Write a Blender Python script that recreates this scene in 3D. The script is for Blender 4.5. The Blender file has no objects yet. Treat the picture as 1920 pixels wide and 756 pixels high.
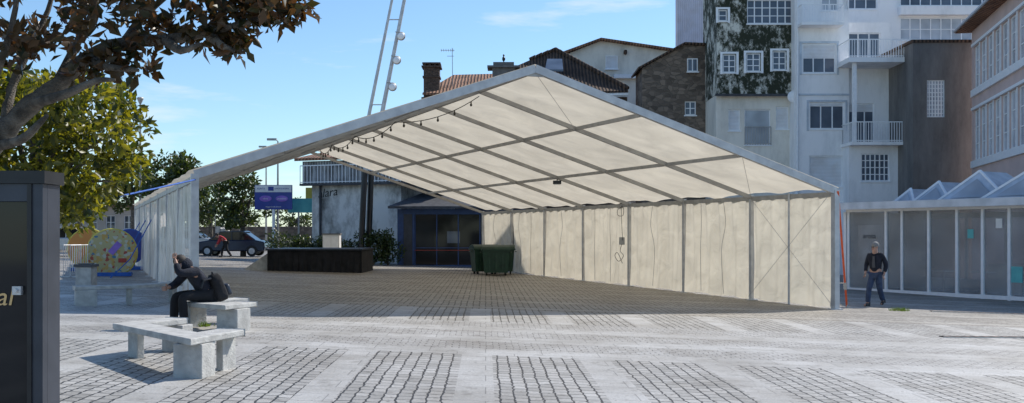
import bpy, bmesh, math, random
import numpy as np
from mathutils import Vector, Matrix
random.seed(7); rng=np.random.default_rng(7)
S=bpy.context.scene; COL=S.collection
F=1900.0; HZ=441.0; CZ=1.67; SL=0.026
def gz(x): return -SL*max(-40,min(40,x))
def P(u,v,d): return Vector(((u-960)*d/F, d, CZ+(HZ-v)*d/F))
def G(u,v):
    d=CZ*F/((v-HZ)-SL*(u-960)); x=(u-960)*d/F
    return Vector((x,d,gz(x)))
def GX(u,d):
    x=(u-960)*d/F; return Vector((x,d,gz(x)))
# ---------------------------------------------------------------- materials
def newmat(name):
    m=bpy.data.materials.new(name); m.use_nodes=True
    nt=m.node_tree; b=nt.nodes['Principled BSDF']; return m,nt,b
def N(nt,t,**k):
    n=nt.nodes.new(t)
    for a,v in k.items(): setattr(n,a,v)
    return n
def mat(name,c1,c2=None,rough=.7,metal=0,scale=3,bump=0,detail=6,lo=.35,hi=.65,spec=.5,bscale=None,stretch=None,nr=.5):
    m,nt,b=newmat(name); L=nt.links
    b.inputs['Roughness'].default_value=rough; b.inputs['Metallic'].default_value=metal
    b.inputs['Specular IOR Level'].default_value=spec
    if c2 is None: c2=tuple(x*.8 for x in c1)
    tc=N(nt,'ShaderNodeTexCoord'); src=tc.outputs['Object']
    if stretch:
        mp=N(nt,'ShaderNodeMapping'); mp.inputs['Scale'].default_value=stretch; L.new(src,mp.inputs[0]); src=mp.outputs[0]
    no=N(nt,'ShaderNodeTexNoise'); no.inputs['Scale'].default_value=scale; no.inputs['Detail'].default_value=detail; no.inputs['Roughness'].default_value=nr
    L.new(src,no.inputs['Vector'])
    r=N(nt,'ShaderNodeValToRGB'); r.color_ramp.elements[0].position=lo; r.color_ramp.elements[1].position=hi
    r.color_ramp.elements[0].color=(*c2,1); r.color_ramp.elements[1].color=(*c1,1)
    L.new(no.outputs['Fac'],r.inputs[0]); L.new(r.outputs[0],b.inputs['Base Color'])
    if bump:
        n2=N(nt,'ShaderNodeTexNoise'); n2.inputs['Scale'].default_value=bscale or scale*6; n2.inputs['Detail'].default_value=5
        L.new(src,n2.inputs['Vector'])
        bp=N(nt,'ShaderNodeBump'); bp.inputs['Strength'].default_value=bump; bp.inputs['Distance'].default_value=.05
        L.new(n2.outputs['Fac'],bp.inputs['Height']); L.new(bp.outputs[0],b.inputs['Normal'])
    return m
def cloth(name,c,trans=.5,scale=1.2,alpha=0,bs=.25):
    m,nt,b=newmat(name); L=nt.links; nt.nodes.remove(b)
    out=[n for n in nt.nodes if n.type=='OUTPUT_MATERIAL'][0]
    tc=N(nt,'ShaderNodeTexCoord'); no=N(nt,'ShaderNodeTexNoise'); no.inputs['Scale'].default_value=scale; no.inputs['Detail'].default_value=8; no.inputs['Distortion'].default_value=.6
    L.new(tc.outputs['Object'],no.inputs['Vector'])
    r=N(nt,'ShaderNodeValToRGB'); r.color_ramp.elements[0].position=.3; r.color_ramp.elements[1].position=.65
    r.color_ramp.elements[0].color=(*[x*.80 for x in c],1); r.color_ramp.elements[1].color=(*c,1)
    L.new(no.outputs['Fac'],r.inputs[0])
    bp=N(nt,'ShaderNodeBump'); bp.inputs['Strength'].default_value=bs; bp.inputs['Distance'].default_value=.1
    L.new(no.outputs['Fac'],bp.inputs['Height'])
    d=N(nt,'ShaderNodeBsdfDiffuse'); t=N(nt,'ShaderNodeBsdfTranslucent'); mx=N(nt,'ShaderNodeMixShader'); mx.inputs[0].default_value=trans
    for s in (d,t): L.new(r.outputs[0],s.inputs['Color']); L.new(bp.outputs[0],s.inputs['Normal'])
    L.new(d.outputs[0],mx.inputs[1]); L.new(t.outputs[0],mx.inputs[2]); last=mx
    if alpha:
        tr=N(nt,'ShaderNodeBsdfTransparent'); m2=N(nt,'ShaderNodeMixShader')
        n3=N(nt,'ShaderNodeTexNoise'); n3.inputs['Scale'].default_value=2.5
        mp=N(nt,'ShaderNodeMapping'); mp.inputs['Scale'].default_value=(3,3,.3); L.new(tc.outputs['Object'],mp.inputs[0]); L.new(mp.outputs[0],n3.inputs['Vector'])
        mr=N(nt,'ShaderNodeMapRange'); mr.inputs['From Min'].default_value=.35; mr.inputs['From Max'].default_value=.65
        mr.inputs['To Min'].default_value=alpha-.25; mr.inputs['To Max'].default_value=alpha+.25
        L.new(n3.outputs['Fac'],mr.inputs[0]); L.new(mr.outputs[0],m2.inputs[0])
        L.new(mx.outputs[0],m2.inputs[1]); L.new(tr.outputs[0],m2.inputs[2]); last=m2
    gl=N(nt,'ShaderNodeBsdfGlossy'); gl.inputs['Roughness'].default_value=.3; m3=N(nt,'ShaderNodeMixShader'); m3.inputs[0].default_value=.04 if not alpha else .15
    L.new(last.outputs[0],m3.inputs[1]); L.new(gl.outputs[0],m3.inputs[2])
    L.new(m3.outputs[0],out.inputs['Surface']); return m
def leafmat(name,dark,light,trans=.4,mul=(2.6,2.4,.8)):
    m,nt,b=newmat(name); L=nt.links; nt.nodes.remove(b)
    out=[n for n in nt.nodes if n.type=='OUTPUT_MATERIAL'][0]
    g=N(nt,'ShaderNodeNewGeometry'); r=N(nt,'ShaderNodeValToRGB')
    r.color_ramp.elements[0].color=(*dark,1); r.color_ramp.elements[1].color=(*light,1)
    L.new(g.outputs['Random Per Island'],r.inputs[0])
    d=N(nt,'ShaderNodeBsdfPrincipled'); d.inputs['Roughness'].default_value=.4
    t=N(nt,'ShaderNodeBsdfTranslucent'); mx=N(nt,'ShaderNodeMixShader'); mx.inputs[0].default_value=trans
    hs=N(nt,'ShaderNodeMixRGB',blend_type='MULTIPLY'); hs.inputs[0].default_value=1; hs.inputs[2].default_value=(*mul,1)
    L.new(r.outputs[0],d.inputs['Base Color']); L.new(r.outputs[0],hs.inputs[1]); L.new(hs.outputs[0],t.inputs['Color'])
    L.new(d.outputs[0],mx.inputs[1]); L.new(t.outputs[0],mx.inputs[2]); L.new(mx.outputs[0],out.inputs['Surface']); return m
def stripes(name,c1,c2,scale,axis='Z',rough=.7,dist=1.0,bump=.6,dirt=.35):
    m,nt,b=newmat(name); L=nt.links; tc=N(nt,'ShaderNodeTexCoord')
    w=N(nt,'ShaderNodeTexWave',bands_direction=axis); w.inputs['Scale'].default_value=scale; w.inputs['Distortion'].default_value=dist; w.inputs['Detail'].default_value=2
    L.new(tc.outputs['Object'],w.inputs[0]); no=N(nt,'ShaderNodeTexNoise'); no.inputs['Scale'].default_value=1.5; no.inputs['Detail'].default_value=8; L.new(tc.outputs['Object'],no.inputs['Vector'])
    r=N(nt,'ShaderNodeValToRGB'); r.color_ramp.elements[0].color=(*c2,1); r.color_ramp.elements[1].color=(*c1,1)
    L.new(w.outputs['Fac'],r.inputs[0]); mx=N(nt,'ShaderNodeMixRGB',blend_type='MULTIPLY'); mx.inputs[0].default_value=.7
    r2=N(nt,'ShaderNodeValToRGB'); r2.color_ramp.elements[0].position=.35; r2.color_ramp.elements[0].color=(dirt,dirt*.95,dirt*.9,1); r2.color_ramp.elements[1].position=.6
    L.new(no.outputs['Fac'],r2.inputs[0]); L.new(r.outputs[0],mx.inputs[1]); L.new(r2.outputs[0],mx.inputs[2]); L.new(mx.outputs[0],b.inputs['Base Color'])
    b.inputs['Roughness'].default_value=rough
    bp=N(nt,'ShaderNodeBump'); bp.inputs['Strength'].default_value=bump; bp.inputs['Distance'].default_value=.05; L.new(w.outputs['Fac'],bp.inputs['Height']); L.new(bp.outputs[0],b.inputs['Normal'])
    return m
def stonewall(name,c1,c2,mort,scale=2.2):
    m,nt,b=newmat(name); L=nt.links; tc=N(nt,'ShaderNodeTexCoord'); mp=N(nt,'ShaderNodeMapping'); mp.inputs['Scale'].default_value=(1,1,1.7)
    L.new(tc.outputs['Object'],mp.inputs[0])
    v=N(nt,'ShaderNodeTexVoronoi'); v.inputs['Scale'].default_value=scale; L.new(mp.outputs[0],v.inputs['Vector'])
    e=N(nt,'ShaderNodeTexVoronoi',feature='DISTANCE_TO_EDGE'); e.inputs['Scale'].default_value=scale; L.new(mp.outputs[0],e.inputs['Vector'])
    r=N(nt,'ShaderNodeValToRGB'); r.color_ramp.elements[0].color=(*c1,1); r.color_ramp.elements[1].color=(*c2,1); L.new(v.outputs['Color'],r.inputs[0])
    st=N(nt,'ShaderNodeMapRange'); st.inputs['From Max'].default_value=.07; L.new(e.outputs['Distance'],st.inputs[0])
    mx=N(nt,'ShaderNodeMixRGB'); mx.inputs[1].default_value=(*mort,1); L.new(st.outputs[0],mx.inputs[0]); L.new(r.outputs[0],mx.inputs[2]); L.new(mx.outputs[0],b.inputs['Base Color'])
    bp=N(nt,'ShaderNodeBump'); bp.inputs['Strength'].default_value=.6; bp.inputs['Distance'].default_value=.05; L.new(st.outputs[0],bp.inputs['Height']); L.new(bp.outputs[0],b.inputs['Normal'])
    b.inputs['Roughness'].default_value=.9; return m
def glassmat(name,c,alpha=1,rough=.06,spec=.5):
    m,nt,b=newmat(name); L=nt.links
    tc=N(nt,'ShaderNodeTexCoord'); no=N(nt,'ShaderNodeTexNoise'); no.inputs['Scale'].default_value=.8; L.new(tc.outputs['Object'],no.inputs['Vector'])
    r=N(nt,'ShaderNodeValToRGB'); r.color_ramp.elements[0].position=.35; r.color_ramp.elements[1].position=.65
    r.color_ramp.elements[0].color=(*[x*.6 for x in c],1); r.color_ramp.elements[1].color=(*c,1)
    L.new(no.outputs['Fac'],r.inputs[0]); L.new(r.outputs[0],b.inputs['Base Color'])
    b.inputs['Roughness'].default_value=rough; b.inputs['Alpha'].default_value=alpha; b.inputs['Specular IOR Level'].default_value=spec; return m
M={}
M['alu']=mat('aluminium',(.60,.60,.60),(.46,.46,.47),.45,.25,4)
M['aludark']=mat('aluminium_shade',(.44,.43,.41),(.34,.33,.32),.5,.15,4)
M['canvas']=cloth('roof_canvas',(.77,.70,.57),.46,.9,0,.9)
M['canvasw']=cloth('wall_canvas',(.79,.73,.61),.44,1.6,0,.9)
M['pvc']=cloth('clear_pvc',(.85,.88,.9),.5,2,.38)
M['conc']=mat('concrete',(.54,.53,.50),(.38,.37,.35),.8,0,7,.3)
M['black']=mat('black_metal',(.02,.021,.024),(.012,.012,.014),.4,.2,5)
M['greymetal']=mat('painted_grey_metal',(.045,.052,.07),(.03,.036,.05),.4,.2,5)
M['darkglass']=glassmat('dark_glass',(.018,.02,.023),1,.06,.3)
M['winglass']=glassmat('window_glass',(.12,.15,.20))
M['curtain']=glassmat('curtained_window_glass',(.50,.54,.60),1,.15)
M['pavglass']=glassmat('pavilion_glass',(.40,.43,.46),.45,.03)
M['shutter']=stripes('roller_shutter',(.84,.86,.89),(.66,.68,.72),4.2,'Z',.6,0,.4,.85)
M['frame']=mat('white_frame',(.87,.88,.90),(.78,.80,.83),.5,0,6)
M['plaster']=mat('white_plaster',(.88,.88,.89),(.66,.67,.68),.9,0,.7,.15,12,.3,.52,bscale=9,stretch=(1,1,.35),nr=.68)
M['cream']=mat('cream_plaster',(.80,.76,.68),(.55,.52,.46),.9,0,.8,.15,12,.3,.55,bscale=9,stretch=(1,1,.4),nr=.68)
M['moss']=mat('mossy_plaster',(.66,.65,.58),(.028,.034,.02),.95,0,1.3,.6,15,.49,.58,bscale=14,stretch=(1,1,.7),nr=.8)
M['oldwhite']=mat('stained_white_wall',(.72,.72,.70),(.14,.14,.13),.95,0,.5,.3,14,.34,.52,stretch=(1,1,.6),nr=.7)
M['concgrey']=mat('bare_render',(.22,.21,.205),(.10,.097,.095),.95,0,.7,.3,12,stretch=(1,1,.3),nr=.75)
M['pink']=mat('pink_render',(.66,.50,.46),(.56,.43,.40),.9,0,1,.1)
M['lilac']=stripes('corrugated_lilac',(.64,.62,.70),(.52,.50,.58),2.4,'X',.6,0,.5,.85)
M['stone']=stonewall('rubble_stone',(.07,.055,.045),(.27,.21,.165),(.15,.125,.10),2.8)
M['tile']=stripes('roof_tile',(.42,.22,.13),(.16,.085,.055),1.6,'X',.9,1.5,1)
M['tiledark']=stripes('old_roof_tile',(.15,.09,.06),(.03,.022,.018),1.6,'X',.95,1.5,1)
M['slate']=stripes('grey_cladding',(.46,.48,.51),(.18,.19,.21),2.0,'X',.8,.6,.6)
M['slateroof']=mat('dark_slate',(.07,.075,.085),(.035,.037,.043),.7,0,4,.3)
M['brickdark']=stonewall('chimney_brick',(.06,.04,.03),(.15,.10,.075),(.05,.04,.035),6)
M['blue']=mat('blue_paint',(.03,.08,.22),(.02,.055,.16),.5,0,4)
M['red']=mat('red_paint',(.5,.05,.03),(.35,.03,.02),.5,0,4)
M['orange']=mat('orange_strap',(.75,.12,.03),(.6,.08,.02),.7,0,9)
M['strapblue']=mat('blue_strap',(.03,.13,.5),(.02,.09,.35),.7,0,9)
M['green']=mat('green_plastic',(.012,.05,.028),(.007,.03,.017),.5,0,4,.1)
M['rubber']=mat('rubber',(.02,.02,.02),None,.8)
M['blackcloth']=mat('black_cloth',(.022,.022,.026),(.01,.01,.012),.95,0,3,.6,6,bscale=6)
M['bark']=mat('bark',(.20,.175,.145),(.07,.06,.05),.95,0,9,.8)
M['zinc']=mat('zinc_roof',(.58,.63,.70),(.42,.47,.53),.4,.2,2)
M['wire']=mat('black_cable',(.015,.015,.015),None,.7)
M['bulb']=mat('dark_bulb',(.06,.05,.035),None,.2)
M['skin']=mat('skin',(.46,.27,.2),(.38,.22,.16),.6,0,10)
M['navy']=mat('navy_jacket',(.016,.020,.036),(.008,.010,.018),.9,0,8,.5)
M['jeans']=mat('blue_jeans',(.05,.08,.15),(.03,.045,.09),.9,0,10,.4)
M['hairgrey']=mat('grey_hair',(.30,.29,.28),(.16,.155,.15),.8,0,30)
M['hairdark']=mat('dark_hair',(.03,.022,.018),None,.7,0,30)
M['redcloth']=mat('red_jacket',(.45,.04,.05),(.3,.02,.03),.9,0,10)
M['leather']=mat('dark_shoe',(.02,.018,.016),None,.5)
M['white']=mat('white_paint',(.78,.78,.78),(.68,.68,.68),.5)
M['gold']=mat('gold_vinyl',(.75,.5,.22),None,.5)
M['signblue']=mat('sign_blue',(.03,.06,.32),(.02,.04,.24),.4,0,3)
M['signpurple']=mat('sign_purple',(.3,.16,.6),(.2,.1,.45),.4,0,3)
M['cyan']=mat('cyan_panel',(.12,.5,.5),(.08,.4,.42),.5)
M['yellow']=mat('yellow_panel',(.65,.55,.08),None,.5)
M['kidorange']=mat('orange_print',(.65,.26,.06),(.6,.45,.1),.6,0,3,0,3,.45,.5)
M['carblue']=mat('dark_blue_car_paint',(.02,.03,.06),None,.25,.4)
M['carwhite']=mat('silver_car_paint',(.5,.52,.54),None,.25,.4)
M['hedge']=leafmat('hedge_leaf',(.02,.035,.012),(.06,.09,.03),.25)
M['leafA']=leafmat('magnolia_leaf',(.018,.028,.010),(.10,.055,.024),.3,(2.3,1.6,.8))
M['leafB']=leafmat('sunlit_leaf',(.016,.034,.008),(.17,.165,.022),.45,(2.7,2.4,.7))
M['leafC']=leafmat('park_leaf',(.018,.032,.010),(.06,.085,.022),.3)
M['grass']=leafmat('grass_blade',(.05,.10,.02),(.12,.18,.04),.4)
M['pinkwall']=mat('far_pale_wall',(.62,.55,.50),(.5,.45,.41),.9,0,1)
def speckle():
    m,nt,b=newmat('speckled_print'); L=nt.links; tc=N(nt,'ShaderNodeTexCoord'); v=N(nt,'ShaderNodeTexVoronoi'); v.inputs['Scale'].default_value=11
    L.new(tc.outputs['Object'],v.inputs['Vector']); sp=N(nt,'ShaderNodeSeparateColor'); L.new(v.outputs['Color'],sp.inputs[0])
    r=N(nt,'ShaderNodeValToRGB'); r.color_ramp.interpolation='CONSTANT'; e=r.color_ramp.elements
    e[0].color=(.45,.40,.20,1); e[1].position=.5; e[1].color=(.52,.33,.09,1)
    for p,c in ((.7,(.5,.5,.4,1)),(.86,(.4,.08,.05,1)),(.93,(.08,.2,.3,1))): x=e.new(p); x.color=c
    L.new(sp.outputs[0],r.inputs[0]); L.new(r.outputs[0],b.inputs['Base Color']); b.inputs['Roughness'].default_value=.6; return m
M['speckle']=speckle()
# ---------------------------------------------------------------- object helpers
def mkobj(name,V,Fc,m,smooth=False):
    me=bpy.data.meshes.new(name); me.from_pydata([tuple(v) for v in V],[],[tuple(f) for f in Fc]); me.update()
    if m is not None: me.materials.append(m)
    if smooth: me.polygons.foreach_set('use_smooth',[True]*len(me.polygons))
    o=bpy.data.objects.new(name,me); COL.objects.link(o); return o
class Thing:
    def __init__(s,name,loc,label,cat,group=None,kind=None):
        s.e=bpy.data.objects.new(name,None); s.e.empty_display_size=.2; COL.objects.link(s.e)
        s.loc=Vector(loc); s.e.location=s.loc; s.e['label']=label; s.e['category']=cat
        if group: s.e['group']=group
        if kind: s.e['kind']=kind
    def part(s,name,VF,m,parent=None,label=None,smooth=False,stuff=False):
        V,Fc=VF; V=[Vector(v)-s.loc for v in V]
        o=mkobj(name,V,Fc,m,smooth); o.parent=parent or s.e
        if label: o['label']=label
        if stuff: o['kind']='stuff'
        return o
def join(*vfs):
    V=[];Fc=[]
    for v,f in vfs:
        k=len(V); V+=list(v); Fc+=[tuple(i+k for i in q) for q in f]
    return V,Fc
BF=[(0,3,2,1),(4,5,6,7),(0,1,5,4),(1,2,6,5),(2,3,7,6),(3,0,4,7)]
def box(x0,x1,y0,y1,z0,z1):
    return [Vector(p) for p in ((x0,y0,z0),(x1,y0,z0),(x1,y1,z0),(x0,y1,z0),(x0,y0,z1),(x1,y0,z1),(x1,y1,z1),(x0,y1,z1))],list(BF)
def beam(a,b,w,h,up=(0,0,1)):
    a=Vector(a);b=Vector(b); d=(b-a).normalized(); upv=Vector(up)
    s=d.cross(upv)
    if s.length<1e-3: s=d.cross(Vector((0,1,0)))
    s.normalize(); t=s.cross(d).normalized()
    V=[]
    for p in (a,b):
        for i,j in ((-1,-1),(1,-1),(1,1),(-1,1)): V.append(p+s*(i*w/2)+t*(j*h/2))
    return V,[(0,1,2,3),(7,6,5,4),(0,4,5,1),(1,5,6,2),(2,6,7,3),(3,7,4,0)]
def tube(pts,rs,seg=8,cap=True):
    pts=[Vector(p) for p in pts]
    if not hasattr(rs,'__len__'): rs=[rs]*len(pts)
    V=[];Fc=[]; ref=Vector((.123,.3,.94)).normalized()
    for i,p in enumerate(pts):
        d=(pts[min(i+1,len(pts)-1)]-pts[max(i-1,0)]).normalized()
        a=d.cross(ref)
        if a.length<.05: a=d.cross(Vector((1,0,0)))
        a.normalize(); b=d.cross(a)
        for k in range(seg):
            t=2*math.pi*k/seg; V.append(p+(a*math.cos(t)+b*math.sin(t))*rs[i])
    for i in range(len(pts)-1):
        for k in range(seg):
            k2=(k+1)%seg; Fc.append((i*seg+k,i*seg+k2,(i+1)*seg+k2,(i+1)*seg+k))
    if cap: Fc.append(tuple(range(seg))[::-1]); Fc.append(tuple((len(pts)-1)*seg+k for k in range(seg)))
    return V,Fc
def smoothline(pts,n=4):
    pts=[Vector(p) for p in pts]; out=[]
    for i in range(len(pts)-1):
        p0=pts[max(i-1,0)];p1=pts[i];p2=pts[i+1];p3=pts[min(i+2,len(pts)-1)]
        for k in range(n):
            t=k/n; out.append(.5*((2*p1)+(p2-p0)*t+(2*p0-5*p1+4*p2-p3)*t*t+(3*p1-p0-3*p2+p3)*t**3))
    out.append(pts[-1]); return out
def ball(c,r,seg=12,rings=8):
    c=Vector(c); r=Vector(r) if hasattr(r,'__len__') else Vector((r,r,r)); V=[];Fc=[]
    for i in range(rings+1):
        th=math.pi*i/rings
        for k in range(seg):
            ph=2*math.pi*k/seg; V.append(c+Vector((r.x*math.sin(th)*math.cos(ph),r.y*math.sin(th)*math.sin(ph),r.z*math.cos(th))))
    for i in range(rings):
        for k in range(seg):
            k2=(k+1)%seg; Fc.append((i*seg+k,(i+1)*seg+k,(i+1)*seg+k2,i*seg+k2))
    return V,Fc
def prism(poly,off):
    n=len(poly); poly=[Vector(p) for p in poly]; off=Vector(off)
    return poly+[p+off for p in poly],[tuple(range(n))[::-1],tuple(range(n,2*n))]+[(i,(i+1)%n,(i+1)%n+n,i+n) for i in range(n)]
def xf(vf,Mx): return [Mx@Vector(v) for v in vf[0]],vf[1]
def textmesh(s,size,ext=.003,shear=0):
    c=bpy.data.curves.new('t','FONT'); c.body=s; c.size=size; c.extrude=ext; c.shear=shear; c.align_x='CENTER'; c.align_y='CENTER'
    o=bpy.data.objects.new('t',c); COL.objects.link(o); bpy.context.view_layer.update()
    me=bpy.data.meshes.new_from_object(o.evaluated_get(bpy.context.evaluated_depsgraph_get()))
    V=[v.co.copy() for v in me.vertices]; Fc=[tuple(p.vertices) for p in me.polygons]
    bpy.data.objects.remove(o); return V,Fc
def leaves(centres,rad,n,size,flat=.8,seed=0):
    r=np.random.default_rng(seed); C=np.repeat(np.array([tuple(c) for c in centres]),n,0); K=len(C)
    if hasattr(rad,'__len__'): rr=np.repeat(np.array(rad),n)[:,None]
    else: rr=rad
    off=r.normal(size=(K,3)); off/=np.linalg.norm(off,axis=1)[:,None]; off*=r.uniform(.15,1,(K,1))**.6
    c=C+off*rr*np.array([1,1,flat])
    d=off*.7+r.normal(size=(K,3))*.6; d/=np.linalg.norm(d,axis=1)[:,None]
    s=np.cross(d,r.normal(size=(K,3))); s/=np.linalg.norm(s,axis=1)[:,None]; nn=np.cross(d,s)
    L=size*r.uniform(.6,1.25,(K,1)); W=L*.24
    v=np.stack([c,c+d*L*.5+s*W+nn*W*.5,c+d*L,c+d*L*.5-s*W+nn*W*.5],1).reshape(-1,3)
    i=np.arange(K)*4; f=np.concatenate([np.stack([i,i+1,i+2],1),np.stack([i,i+2,i+3],1)])
    return v,f
def fastpart(T,name,v,f,m,label=None,stuff=False):
    me=bpy.data.meshes.new(name); v=v-np.array(T.loc)
    me.vertices.add(len(v)); me.vertices.foreach_set('co',v.ravel()); me.loops.add(f.size); me.loops.foreach_set('vertex_index',f.ravel().astype(np.int32))
    me.polygons.add(len(f)); me.polygons.foreach_set('loop_start',np.arange(0,f.size,3,dtype=np.int32)); me.update(calc_edges=True); me.validate()
    me.materials.append(m); o=bpy.data.objects.new(name,me); COL.objects.link(o); o.parent=T.e
    return o
# ---------------------------------------------------------------- camera, light
cam=bpy.data.cameras.new('camera'); co=bpy.data.objects.new('camera',cam); COL.objects.link(co); S.camera=co
co.location=(0,0,CZ); co.rotation_euler=(math.radians(90),0,0); cam.sensor_width=36; cam.lens=36*F/1920; cam.shift_y=(HZ-378)/1920; cam.clip_end=2000
el=math.radians(44); az=Vector((.77,.64)).normalized()
ts=Vector((az.x*math.cos(el),az.y*math.cos(el),math.sin(el)))
sl=bpy.data.lights.new('sun','SUN'); sl.energy=5.0; sl.angle=math.radians(.5); sl.color=(1,.95,.87)
so=bpy.data.objects.new('sun',sl); COL.objects.link(so); so.rotation_euler=ts.to_track_quat('Z','Y').to_euler(); so.location=(20,20,40)
w=bpy.data.worlds.new('World'); S.world=w; w.use_nodes=True; nt=w.node_tree; L=nt.links
bg=nt.nodes['Background']; bg.inputs[1].default_value=.148
sky=N(nt,'ShaderNodeTexSky',sky_type='NISHITA'); sky.sun_disc=False; sky.sun_elevation=el; sky.sun_rotation=math.atan2(az.x,az.y); sky.ozone_density=2; sky.dust_density=.25; sky.air_density=1.0
tint=N(nt,'ShaderNodeMixRGB',blend_type='MULTIPLY'); tint.inputs[0].default_value=1; tint.inputs[2].default_value=(.84,1.0,1.12,1); L.new(sky.outputs[0],tint.inputs[1])
tc=N(nt,'ShaderNodeTexCoord'); mp=N(nt,'ShaderNodeMapping'); mp.inputs['Scale'].default_value=(1.6,1.6,9); mp.inputs['Location'].default_value=(.35,0,.2)
no=N(nt,'ShaderNodeTexNoise'); no.inputs['Scale'].default_value=2.2; no.inputs['Detail'].default_value=9; no.inputs['Roughness'].default_value=.58
r=N(nt,'ShaderNodeValToRGB'); r.color_ramp.elements[0].position=.585; r.color_ramp.elements[1].position=.76; r.color_ramp.elements[1].color=(.75,.75,.75,1)
mx=N(nt,'ShaderNodeMixRGB'); mx.inputs[2].default_value=(6.6,6.8,7,1)
L.new(tc.outputs['Generated'],mp.inputs[0]); L.new(mp.outputs[0],no.inputs['Vector']); L.new(no.outputs['Fac'],r.inputs[0]); L.new(r.outputs[0],mx.inputs[0]); L.new(tint.outputs[0],mx.inputs[1]); L.new(mx.outputs[0],bg.inputs[0])
S.view_settings.view_transform='Standard'; S.view_settings.look='None'; S.view_settings.exposure=0
# ---------------------------------------------------------------- ground
def groundmat():
    m,nt,b=newmat('stone_paving'); L=nt.links
    g=N(nt,'ShaderNodeNewGeometry'); sp=N(nt,'ShaderNodeSeparateXYZ'); L.new(g.outputs['Position'],sp.inputs[0])
    def ma(op,a,b2=None,c=None):
        n=N(nt,'ShaderNodeMath',operation=op)
        for i,x in enumerate((a,b2,c)):
            if x is None: continue
            if isinstance(x,(int,float)): n.inputs[i].default_value=x
            else: L.new(x,n.inputs[i])
        return n.outputs[0]
    def noise(s,d=3,rg=.5):
        n=N(nt,'ShaderNodeTexNoise'); n.inputs['Scale'].default_value=s; n.inputs['Detail'].default_value=d; n.inputs['Roughness'].default_value=rg; L.new(g.outputs['Position'],n.inputs['Vector']); return n.outputs['Fac']
    def mixc(f,a,b2,bt='MIX'):
        n=N(nt,'ShaderNodeMixRGB',blend_type=bt)
        if isinstance(f,(int,float)): n.inputs[0].default_value=f
        else: L.new(f,n.inputs[0])
        L.new(a,n.inputs[1]); L.new(b2,n.inputs[2]); return n.outputs[0]
    wob=ma('MULTIPLY',ma('SUBTRACT',noise(1.3),.5),.05); wob2=ma('MULTIPLY',ma('SUBTRACT',noise(9,2),.5),.06)
    xp=ma('MULTIPLY_ADD',sp.outputs['Y'],.026,sp.outputs['X']); yp=ma('MULTIPLY_ADD',sp.outputs['X'],.12,sp.outputs['Y'])
    fx=ma('FRACT',ma('DIVIDE',ma('ADD',xp,1.51+160),1.6)); inx=ma('LESS_THAN',fx,.74)
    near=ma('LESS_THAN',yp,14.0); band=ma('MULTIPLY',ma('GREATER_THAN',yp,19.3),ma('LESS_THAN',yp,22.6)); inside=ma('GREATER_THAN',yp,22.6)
    latg=ma('GREATER_THAN',ma('FRACT',ma('DIVIDE',yp,2.3)),.14)
    patch=ma('MAXIMUM',ma('MULTIPLY',inx,ma('MAXIMUM',near,band)),ma('MULTIPLY',inside,latg))
    midz=ma('MULTIPLY',ma('SUBTRACT',1,ma('MAXIMUM',near,ma('GREATER_THAN',yp,19.3))),ma('GREATER_THAN',ma('FRACT',ma('DIVIDE',ma('SUBTRACT',yp,14),1.75)),.42))
    def brick(vx,vy,bw,rh,ms,c1,c2,mo,smooth=.1):
        cx=N(nt,'ShaderNodeCombineXYZ'); L.new(vx,cx.inputs[0]); L.new(vy,cx.inputs[1]); br=N(nt,'ShaderNodeTexBrick'); br.inputs['Scale'].default_value=1
        for k,v in (('Brick Width',bw),('Row Height',rh),('Mortar Size',ms),('Mortar Smooth',smooth),('Bias',0)): br.inputs[k].default_value=v
        br.inputs['Color1'].default_value=(*c1,1); br.inputs['Color2'].default_value=(*c2,1); br.inputs['Mortar'].default_value=(*mo,1); L.new(cx.outputs[0],br.inputs['Vector']); return br
    yw=ma('ADD',yp,wob2); xw=ma('ADD',ma('ADD',xp,wob),wob2)
    b1=brick(yw,xw,.21,.148,.013,(.38,.365,.34),(.54,.52,.49),(.04,.036,.032),.35)
    b3=brick(xw,yw,.20,.13,.010,(.42,.40,.375),(.53,.515,.49),(.15,.14,.13),.5)
    b2=brick(xp,yp,.8,.46,.006,(.48,.465,.44),(.55,.535,.51),(.26,.25,.235))
    c=mixc(midz,b2.outputs['Color'],b3.outputs['Color']); c=mixc(patch,c,b1.outputs['Color'])
    def ramp(f,lo,c0,hi):
        r=N(nt,'ShaderNodeValToRGB'); r.color_ramp.elements[0].position=lo; r.color_ramp.elements[0].color=(*c0,1); r.color_ramp.elements[1].position=hi; L.new(f,r.inputs[0]); return r.outputs[0]
    n4=noise(45,3)
    c=mixc(1,c,ramp(noise(.55,10,.68),.34,(.68,.655,.62),.6),'MULTIPLY'); c=mixc(1,c,ramp(n4,.3,(.74,.74,.74),.6),'MULTIPLY'); c=mixc(1,c,ramp(noise(3.2,6,.7),.28,(.6,.58,.55),.45),'MULTIPLY')
    spots=ramp(noise(14,2,.4),.27,(.35,.33,.30),.31); c=mixc(.8,c,spots,'MULTIPLY')
    tent_shade=N(nt,'ShaderNodeRGB'); tent_shade.outputs[0].default_value=(.74,.69,.62,1); c=mixc(ma('MULTIPLY',inside,.7),c,mixc(1,c,tent_shade.outputs[0],'MULTIPLY'))  # tent's warm shade painted into the paving colour under the roof
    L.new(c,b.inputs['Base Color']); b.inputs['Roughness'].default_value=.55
    h=ma('SUBTRACT',ma('MULTIPLY',n4,.15),ma('MAXIMUM',ma('MULTIPLY',b1.outputs['Fac'],patch),ma('MULTIPLY',b3.outputs['Fac'],midz)))
    bp=N(nt,'ShaderNodeBump'); bp.inputs['Strength'].default_value=.6; bp.inputs['Distance'].default_value=.012; L.new(h,bp.inputs['Height']); L.new(bp.outputs[0],b.inputs['Normal'])
    return m
xs=[-500,-40,0,40,500]; ys=[-30,30,90,900]
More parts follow.
